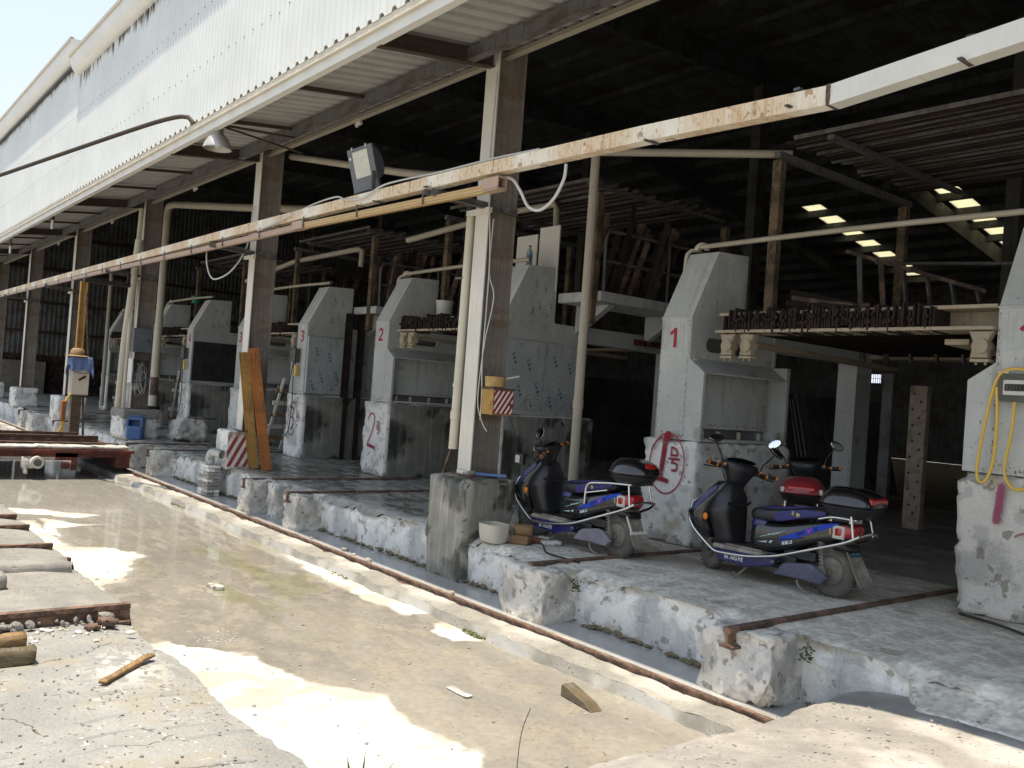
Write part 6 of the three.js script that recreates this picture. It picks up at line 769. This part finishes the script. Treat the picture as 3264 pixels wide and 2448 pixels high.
// small things kept on top of the saws
{ const g = thing('bottle', 'blue-labelled plastic bottle standing on saw 2', 'bottle', [-10.72, 3.66, -8.72]); obj('body', lathe([[0, 0], [0.045, 0], [0.048, 0.02], [0.046, 0.2], [0.03, 0.24], [0.018, 0.26], [0.018, 0.29], [0, 0.29]], 18), mat(null, 1, { color: lin(0.30, 0.36, 0.38), roughness: 0.25 }), g); obj('label', lathe([[0.049, 0.08], [0.0495, 0.17]], 18), new THREE.MeshStandardMaterial({ color: lin(0.10, 0.22, 0.36), roughness: 0.6, side: THREE.DoubleSide }), g); obj('cap', lathe([[0.02, 0.285], [0.02, 0.31], [0, 0.31]], 12), M.cableBlack, g); }
{ const g = thing('bucket', 'white plastic bucket standing on saw 2, left of the nearest column', 'bucket', [-12.95, 2.88, -8.7]); obj('pail', lathe([[0, 0], [0.13, 0], [0.155, 0.28], [0.165, 0.285], [0.165, 0.30], [0.15, 0.3], [0.125, 0.02], [0, 0.02]], 24), M.whitePlastic, g); obj('bail', new THREE.TorusGeometry(0.155, 0.004, 6, 24, Math.PI).rotateX(-0.9).translate(0, 0.27, 0), M.greySteel, g); }
{ const g = thing('green_pot', 'small green plastic pot on saw 4', 'pot', [-25.9, 3.62, -8.75]); obj('pot', lathe([[0, 0], [0.12, 0], [0.14, 0.2], [0.15, 0.21], [0.13, 0.2], [0, 0.18]], 18), mat(null, 1, { color: lin(0.02, 0.22, 0.10), roughness: 0.5 }), g); obj('handle', bar(V(-0.13, 0.16, 0), V(-0.3, 0.18, 0), 0.02, 0.02), M.greySteel, g); }
// third column: open switch box, blue can, shovel
{ const g = thing('switch_box', 'open white switch box with tangled wires on the third column', 'switch box', [-21.72, 1.55, -6.1]); obj('case', [bl(-0.01, 0, -0.28, 0.28, -0.22, 0.22), bl(0, 0.2, 0.26, 0.28, -0.22, 0.22), bl(0, 0.2, -0.28, -0.26, -0.22, 0.22), bl(0, 0.2, -0.26, 0.26, -0.22, -0.2)], M.greySteel, g); obj('door', bl(0.0, 0.32, -0.28, 0.28, 0.2, 0.222), M.pipeWhite, g); const w = []; for (let i = 0; i < 14; i++) w.push(tube([[rr(0.05, 0.15), rr(0, 0.25), rr(-0.15, 0.15)], [rr(0.05, 0.25), rr(-0.35, 0), rr(-0.2, 0.2)], [rr(0, 0.2), rr(-0.6, -0.3), rr(-0.2, 0.1)], [rr(0.05, 0.2), rr(-0.3, 0), rr(-0.15, 0.15)]], 0.007, 16, 5)); obj('wires', w, M.cableGrey, g); const u = obj('upper_box', rb(0.22, 0.55, 0.42, 0.01, 0.06, 0.72, -0.02), mat(T.dust, 0.8, { color: lin(0.36, 0.40, 0.43), roughness: 1 }), g); obj('latch', bl(0.172, 0.185, 0.68, 0.76, -0.15, -0.12), M.greySteel, u); }
{ const g = thing('blue_can', 'cut-open blue plastic can in front of the third plinth', 'can', [-21.1, 0.0, -5.98], 1.0); obj('body', [loft([[0, 0, 0, 0.16, 0.13, 5], [0.02, 0, 0, 0.18, 0.15, 5], [0.26, 0, 0, 0.18, 0.15, 5], [0.30, 0, 0, 0.175, 0.145, 5]], 'y', 32), bl(-0.17, 0.17, 0.44, 0.50, -0.13, 0.10), bl(-0.175, -0.13, 0.28, 0.46, -0.13, 0.12), bl(0.13, 0.175, 0.28, 0.46, -0.13, 0.12), bl(-0.17, 0.17, 0.28, 0.46, -0.14, -0.12)], M.blueCan, g); obj('handle', rb(0.2, 0.04, 0.05, 0.015, 0, 0.52, -0.02), M.blueCan, g); }
{ const g = thing('shovel', 'dark shovel lying over the rough block right of the blue can', 'shovel', [-20.4, 0.52, -7.2]); obj('handle', cyl(V(-0.9, 0.02, 0), V(0.1, 0.06, -0.1), 0.018), M.woodGrey, g); obj('blade', rb(0.28, 0.02, 0.22, 0.008, 0.22, 0.06, -0.12), M.rustDark, g); obj('rubble', rough(0.9, 0.5, 0.7, 0.10, -0.55, -0.27, 0.1, 0.06, 1.2, 0.14), M.block, g); }
// ---------------------------------------------------------------- transfer trolley with its mast
{
  const g = thing('transfer_trolley', 'red transfer trolley standing across the yard pit at left', 'trolley', [-17.6, 0, -5.0]);
  obj('deck_beam', [bl(-0.06, 0.02, -0.02, 0.035, 0, 4.2), bl(-0.05, -0.03, -0.10, -0.019, 0.05, 4.2)], M.redPaint, g); obj('deck_beam', bl(-3.3, -3.2, -0.10, 0.03, 0.0, 4.2), M.redPaint, g); obj('deck', bl(-3.2, -0.06, -0.015, 0.02, 0.02, 4.2), M.redPaint, g);
  obj('end_carriage', [bl(-3.1, -0.04, -0.30, -0.02, 0.06, 0.30), bl(-3.1, -0.04, -0.30, -0.02, 3.2, 3.45)], M.redPaint, g);
  for (const [x, z] of [[-0.5, 0.02], [-2.6, 0.02], [-0.5, 3.35], [-2.6, 3.35]]) obj('wheel', [new THREE.CylinderGeometry(0.15, 0.15, 0.08, 24).rotateX(Math.PI / 2).translate(x, -0.205, z), new THREE.CylinderGeometry(0.17, 0.17, 0.02, 24).rotateX(Math.PI / 2).translate(x, -0.205, z + 0.05)], M.rustDark, g);
  obj('motor', [new THREE.CylinderGeometry(0.11, 0.11, 0.22, 24).rotateZ(Math.PI / 2).translate(0.0, -0.19, 1.66), rough(0.16, 0.22, 0.2, 0.03, -0.05, -0.2, 1.8, 0.04), rough(0.08, 0.22, 0.08, 0.02, -0.03, -0.30, 1.82, 0.04)], M.block, g); obj('fan_cover', new THREE.CylinderGeometry(0.065, 0.065, 0.02, 24).rotateZ(Math.PI / 2).translate(0.115, -0.19, 1.66), M.greySteel, g); obj('gear_box', [rb(0.12, 0.12, 0.14, 0.02, -0.02, -0.25, 1.18), bl(-0.06, -0.03, -0.34, -0.02, 0.98, 1.08), bl(-0.06, -0.03, -0.16, -0.02, 1.08, 1.35)], M.redPaint, g);
  const m = obj('mast', [bl(-2.86, -2.72, 0.02, 1.0, 0.40, 0.56), bl(-2.84, -2.75, 1.0, 3.36, 0.42, 0.46), bl(-2.84, -2.75, 1.0, 3.36, 0.54, 0.56), bl(-2.84, -2.82, 1.0, 3.36, 0.46, 0.54)], M.yellow, g); obj('mast_foot', bl(-2.875, -2.705, 0.02, 1.02, 0.385, 0.575), M.woodGrey, m); obj('brace', [bar(V(-2.7, 0.05, 0.30), V(-2.76, 1.1, 0.36), 0.04, 0.04), bar(V(-2.74, 3.1, 0.44), V(-2.72, 1.2, 0.28), 0.02, 0.03)], M.rust, m); obj('collector', [bl(-2.9, -2.7, 3.36, 3.44, -0.42, 0.5), bx(0.06, 0.22, 0.06, -2.8, 3.55, -0.4)], M.rustDark, m);
  const c = obj('control_cabinet', [bl(-2.72, -2.56, 0.96, 1.72, 0.30, 0.62), bl(-2.92, -2.725, 0.96, 1.72, 0.36, 0.62)], M.pvcOld, g); obj('cabinet_door', bl(-2.556, -2.54, 0.98, 1.70, 0.31, 0.61), M.pvc, c); obj('red_tape', bx(0.006, 0.05, 0.16, -2.535, 1.32, 0.44, [0.6, 0, 0]), M.redPaint, c);
  obj('pendant', [rb(0.10, 0.42, 0.09, 0.02, -2.62, 0.62, 0.74)], M.orange, g); for (const [z, e] of [[0.72, 0.80], [0.76, 0.66], [0.74, 0.90]]) obj('pendant_cable', tube([[-2.62, 1.0, 0.62], [-2.60, 0.75, z - 0.02], [-2.6, 0.35, z], [-2.6, 0.04, e]], 0.014, 24, 6), M.cableYellow, g);
  const cloth = thing('blue_cloth', 'blue cloth draped over the trolley control cabinet', 'cloth', [-20.24, 1.75, -4.53]); { const s = new THREE.PlaneGeometry(0.58, 0.66, 26, 28).rotateX(-Math.PI / 2), p = s.attributes.position; for (let i = 0; i < p.count; i++) { const x = p.getX(i), z = p.getZ(i); const dx = Math.max(0, Math.abs(x + 0.02) - 0.15), dz = Math.max(0, Math.abs(z) - 0.20); const drop = dx * 1.7 + dz * 1.5; p.setXYZ(i, x - Math.sign(x) * dx * 0.8 + 0.012 * Math.sin(z * 40) * (dx + dz) * 6, 0.014 - drop * (0.8 + 0.5 * fbm(x * 6, z * 6, 3)), z - Math.sign(z) * dz * 0.72 + 0.01 * Math.sin(x * 50) * (dx + dz) * 6); } s.computeVertexNormals(); obj('fabric', s, new THREE.MeshStandardMaterial({ color: lin(0.11, 0.16, 0.30), roughness: 0.95, side: THREE.DoubleSide }), cloth); const s2 = s.clone(); obj('hem', tube([[0.14, -0.30, -0.2], [0.15, -0.33, 0], [0.14, -0.28, 0.2]], 0.008, 12, 6), M.blueCloth, cloth); }
  const h = thing('straw_hat', 'round straw hat on the blue cloth', 'hat', [-20.28, 1.765, -4.46]); obj('crown', lathe([[0.14, 0.02], [0.145, 0.06], [0.13, 0.13], [0.09, 0.175], [0, 0.185]], 24), M.wood, h); obj('brim', lathe([[0.13, 0.02], [0.24, 0.0], [0.24, 0.01], [0.13, 0.035]], 24), M.wood, h);
  // load
  [[-0.55, 3.1, 0.10, 'pair of rusty rails on the trolley, front one', 0.155], [-1.2, 3.2, 0.10, 'pair of rusty rails on the trolley, middle one', 0.16], [-2.0, 3.3, 0.12, 'rusty rail lying on the trolley, rear one', 0.16]].forEach(([x, L, y, l, hh], i) => { const t = thing('loose_rail', l, 'rail', [-17.6 + x, 0.055 + i * 0.003, -4.85 + i * 0.22], 0, 'rails lying on the trolley'); obj('rail', railZ(0, 4 - i * 0.2, 0.0, 0, hh + (i === 0 ? -0.08 : 0), 0.12), M.rustRail, t); obj('packing', bl(-0.1, 0.1, -0.032, 0, 0.8, 0.95), M.wood, t); });
  [[-0.02, 0.10, 1.55, 0.06, 'white stone slab on the front of the trolley, right one'], [-0.01, 1.66, 1.25, 0.05, 'white stone slab on the front of the trolley, middle one'], [0.0, 2.92, 1.2, 0.05, 'white stone slab on the front of the trolley, left one']].forEach(([x, z, L, hgt, l], i) => tag(obj('stone_slab', rough(0.34, hgt, L, 0.014, -17.6 - 0.2 + x, 0.045 + hgt / 2 + 0.005, -5.0 + z + L / 2, 0.06, 1.5), M.stone), l, 'stone slab', 'stone slabs on the trolley'));
}
// ---------------------------------------------------------------- litter on the ground
{ tag(obj('stick', rough(0.62, 0.022, 0.05, 0.006, 0.31, 0.012, 0, 0.025, 2).rotateY(2.36).translate(-5.94, -0.41, -1.60), M.wood), 'short weathered stick lying on the left slab', 'stick'); }
[['split yellow log lying at the left edge of the picture, upper one', -6.72, -1.30, 0.12, M.wood, 0.10, 0.02], ['grey log lying at the left edge of the picture, lower one', -6.60, -1.34, 0.0, M.woodGrey, 0.11, 0.0]].forEach(([l, x, z, y, m, d, o]) => tag(obj('log', rough(d, 0.10, 0.72, 0.006, x - 0.0, -0.42 + 0.055 + y * 0.55, z + 0.36, 0.03, 2, 0).translate(0, 0, 0), m), l, 'log', 'logs at the left edge'));
tag(obj('concrete_block', rough(0.28, 0.12, 0.5, 0.006, -8.62, -0.285, -1.22, 0.05, 1, 0.02), M.slab), 'small concrete block between the two nearest stub rails', 'block');
tag(obj('wood_wedge', (() => { const g = ext(poly([[0, 0], [0.36, 0], [0.30, 0.035], [0.02, 0.09], [0, 0.07]]), 0.10, 0.006); return g.rotateY(-0.12).translate(-4.62, -0.497, -4.44); })(), M.woodGrey), 'brown wooden wedge lying in the yard beside the kerb', 'wedge');
tag(obj('tile_shard', rough(0.24, 0.012, 0.06, 0.006, -5.0, -0.49, -3.72, 0.03).rotateY(0), M.stone), 'white stone shard lying in the wet yard', 'shard');
tag(obj('stone_chip', rough(0.16, 0.05, 0.09, 0.03, -8.55, -0.48, -3.3, 0.02, 3), M.block), 'pale stone chip lying in the middle of the puddle', 'stone');
{ // rubble along the broken edge beside the nearest stub rail
  const s = []; for (let i = 0; i < 260; i++) { const r = rr(0.006, 0.022) * (rnd() > 0.88 ? 1.9 : 1), ico = new THREE.IcosahedronGeometry(r, 1), pp = ico.attributes.position; for (let k = 0; k < pp.count; k++) { const f = 0.75 + 0.5 * fbm(pp.getX(k) / r * 1.3 + i * 3.1, pp.getY(k) / r * 1.3 + pp.getZ(k) / r, 2); pp.setXYZ(k, pp.getX(k) * f, pp.getY(k) * f, pp.getZ(k) * f); } ico.computeVertexNormals(); const z = rnd() > 0.12 ? rr(-1.35, 1.2) : rr(-2.0, -1.3); ico.scale(rr(0.7, 1.5), rr(0.5, 1), rr(0.8, 1.8)).rotateX(rr(0, 6)).rotateY(rr(0, 6)).translate(-7.43 + rr(0, 0.12) * rnd(), -0.42 + r * 0.4 + rr(0, 0.05), z); s.push(ico); } tag(obj('rubble', s, M.slab), 'broken concrete rubble along the nearest stub rail', 'rubble', undefined, 'stuff');
  tag(obj('rust_flake', [rough(0.16, 0.05, 0.12, 0.025, -7.33, -0.39, -1.98, 0.025, 3), rough(0.1, 0.04, 0.1, 0.02, -7.25, -0.40, -1.85, 0.025, 3)], M.rust), 'flaky rust-brown lump at the end of the nearest stub rail', 'rust lump');
  const peb = [], put = (n, fx, y, a, b, m, name, label) => { const q = []; for (let i = 0; i < n; i++) { const [x, z] = fx(); const r = rr(a, b); const ico = new THREE.IcosahedronGeometry(r, 1), p = ico.attributes.position; const k = [rr(0.7, 1.5), rr(0.35, 0.8), rr(0.7, 1.3)]; ico.scale(...k).rotateY(rr(0, 6)).translate(x, y + r * k[1] * 0.6, z); q.push(ico); } tag(obj(name, q, m), label, undefined, undefined, 'stuff'); };
  put(300, () => [rr(-7.4, -4.2), rr(-2.1, -0.4)], -0.415, 0.003, 0.010, M.slab, 'stone_chips', 'pale stone chips scattered on the left slab');
  put(70, () => [-7.38 + rr(0, 0.5) * rnd(), rr(-2.1, 0.2)], -0.42, 0.008, 0.028, M.block, 'rubble_chips', 'rubble chips along the nearest stub rail');
  put(160, () => [rr(-12, -3.6), rr(-4.5, -2.3)], -0.5, 0.004, 0.014, M.concreteDark, 'dark_grit', 'dark grit scattered over the yard floor');
  put(45, () => [rr(-7.2, -6.7), rr(-2.85, -2.55)], -0.5, 0.003, 0.010, M.stone, 'white_grit', 'white grit at the puddle edge by the left slab');
  put(50, () => [rr(-3, -1.6), rr(-6.4, -4.2)], -0.14, 0.004, 0.012, M.concreteDark, 'ramp_grit', 'grit on the ramp in the right foreground');
  put(90, () => [rr(-8, -3.2), rr(-8, -6)], 0.0, 0.004, 0.012, M.concreteDark, 'platform_grit', 'grit on the platform around the scooters');
  const moss = []; for (const [x, z, y, n, r] of [[-6.15, -4.68, -0.49, 70, 0.16], [-8.6, -4.68, -0.49, 24, 0.2], [-14, -4.69, -0.49, 40, 0.3], [-6.08, -5.79, -0.14, 70, 0.06], [-3.62, -5.80, -0.12, 50, 0.05]]) for (let i = 0; i < n; i++) moss.push(new THREE.IcosahedronGeometry(rr(0.004, 0.012), 0).scale(1.3, 0.6, 1.3).rotateY(rr(0, 6)).translate(x + rr(-r, r), y + rr(0, 0.015) + (z < -5 ? rr(-0.05, 0.05) : 0), z + rr(-0.025, 0.025)));
  tag(obj('moss', moss, M.moss), 'tufts of green moss along kerb and platform edge', undefined, undefined, 'stuff');
}
[[-9.95, -5.45, 0.05], [-9.6, -5.38, 0.035], [-9.2, -5.35, 0.06], [-7.6, -5.3, 0.045], [-7.45, -5.34, 0.05], [-10.8, -5.4, 0.03]].forEach(([x, z, r], i) => tag(obj('channel_stone', rough(r * 1.8, r, r * 1.4, 0.015, x, -0.49 + r * 0.3, z, 0.025, 3, r * 0.3), M.brickGrey), 'small grey stone lying in the channel water', 'stone', 'stones in the channel water'));
{ // blades of grass coming up at the bottom edge
  const g = thing('grass_tuft', 'tuft of broad green grass blades at the bottom edge of the picture', 'grass', [-3.62, -0.47, -2.12]);
  const blade = (x, z, h, lx, lz, w, m) => { const pos = [], idx = []; const n = 10; for (let i = 0; i <= n; i++) { const t = i / n, ww = w * Math.sin(Math.PI * (0.12 + 0.88 * (1 - t) * 0.9)) * (1 - t * t * t), px = x + lx * t * t, pz = z + lz * t * t, py = h * (t - 0.25 * t * t * (Math.hypot(lx, lz) / h)); pos.push(px - ww * 0.62, py, pz + ww * 0.78, px, py - ww * 0.3, pz, px + ww * 0.62, py, pz - ww * 0.78); if (i) { const a = (i - 1) * 3; idx.push(a, a + 1, a + 3, a + 1, a + 4, a + 3, a + 1, a + 2, a + 4, a + 2, a + 5, a + 4); } } const q = new THREE.BufferGeometry(); q.setAttribute('position', new THREE.Float32BufferAttribute(pos, 3)); q.setIndex(idx); q.computeVertexNormals(); return q; };
  [[0, 0, 0.36, -0.03, 0.03, 0.016], [0.03, -0.02, 0.40, 0.01, -0.01, 0.010], [0.05, -0.05, 0.36, 0.06, -0.10, 0.016], [-0.05, 0.05, 0.28, -0.06, 0.16, 0.012], [-0.06, 0.07, 0.30, 0.0, 0.02, 0.008], [-0.03, 0.04, 0.30, 0.02, -0.04, 0.012], [-0.08, 0.12, 0.26, -0.02, 0.12, 0.013], [0.02, 0.03, 0.30, 0.05, 0.02, 0.012]].forEach((b) => obj('blade', blade(...b), M.leaf, g));
  tag(obj('dry_stem', tube([[-3.42, -0.47, -2.95], [-3.43, -0.30, -2.95], [-3.46, -0.12, -2.99], [-3.46, 0.0, -3.04]], 0.003, 16, 5), M.woodGrey), 'single thin dry stem at the bottom edge of the picture', 'stem');
}
renderer.render(scene, camera);
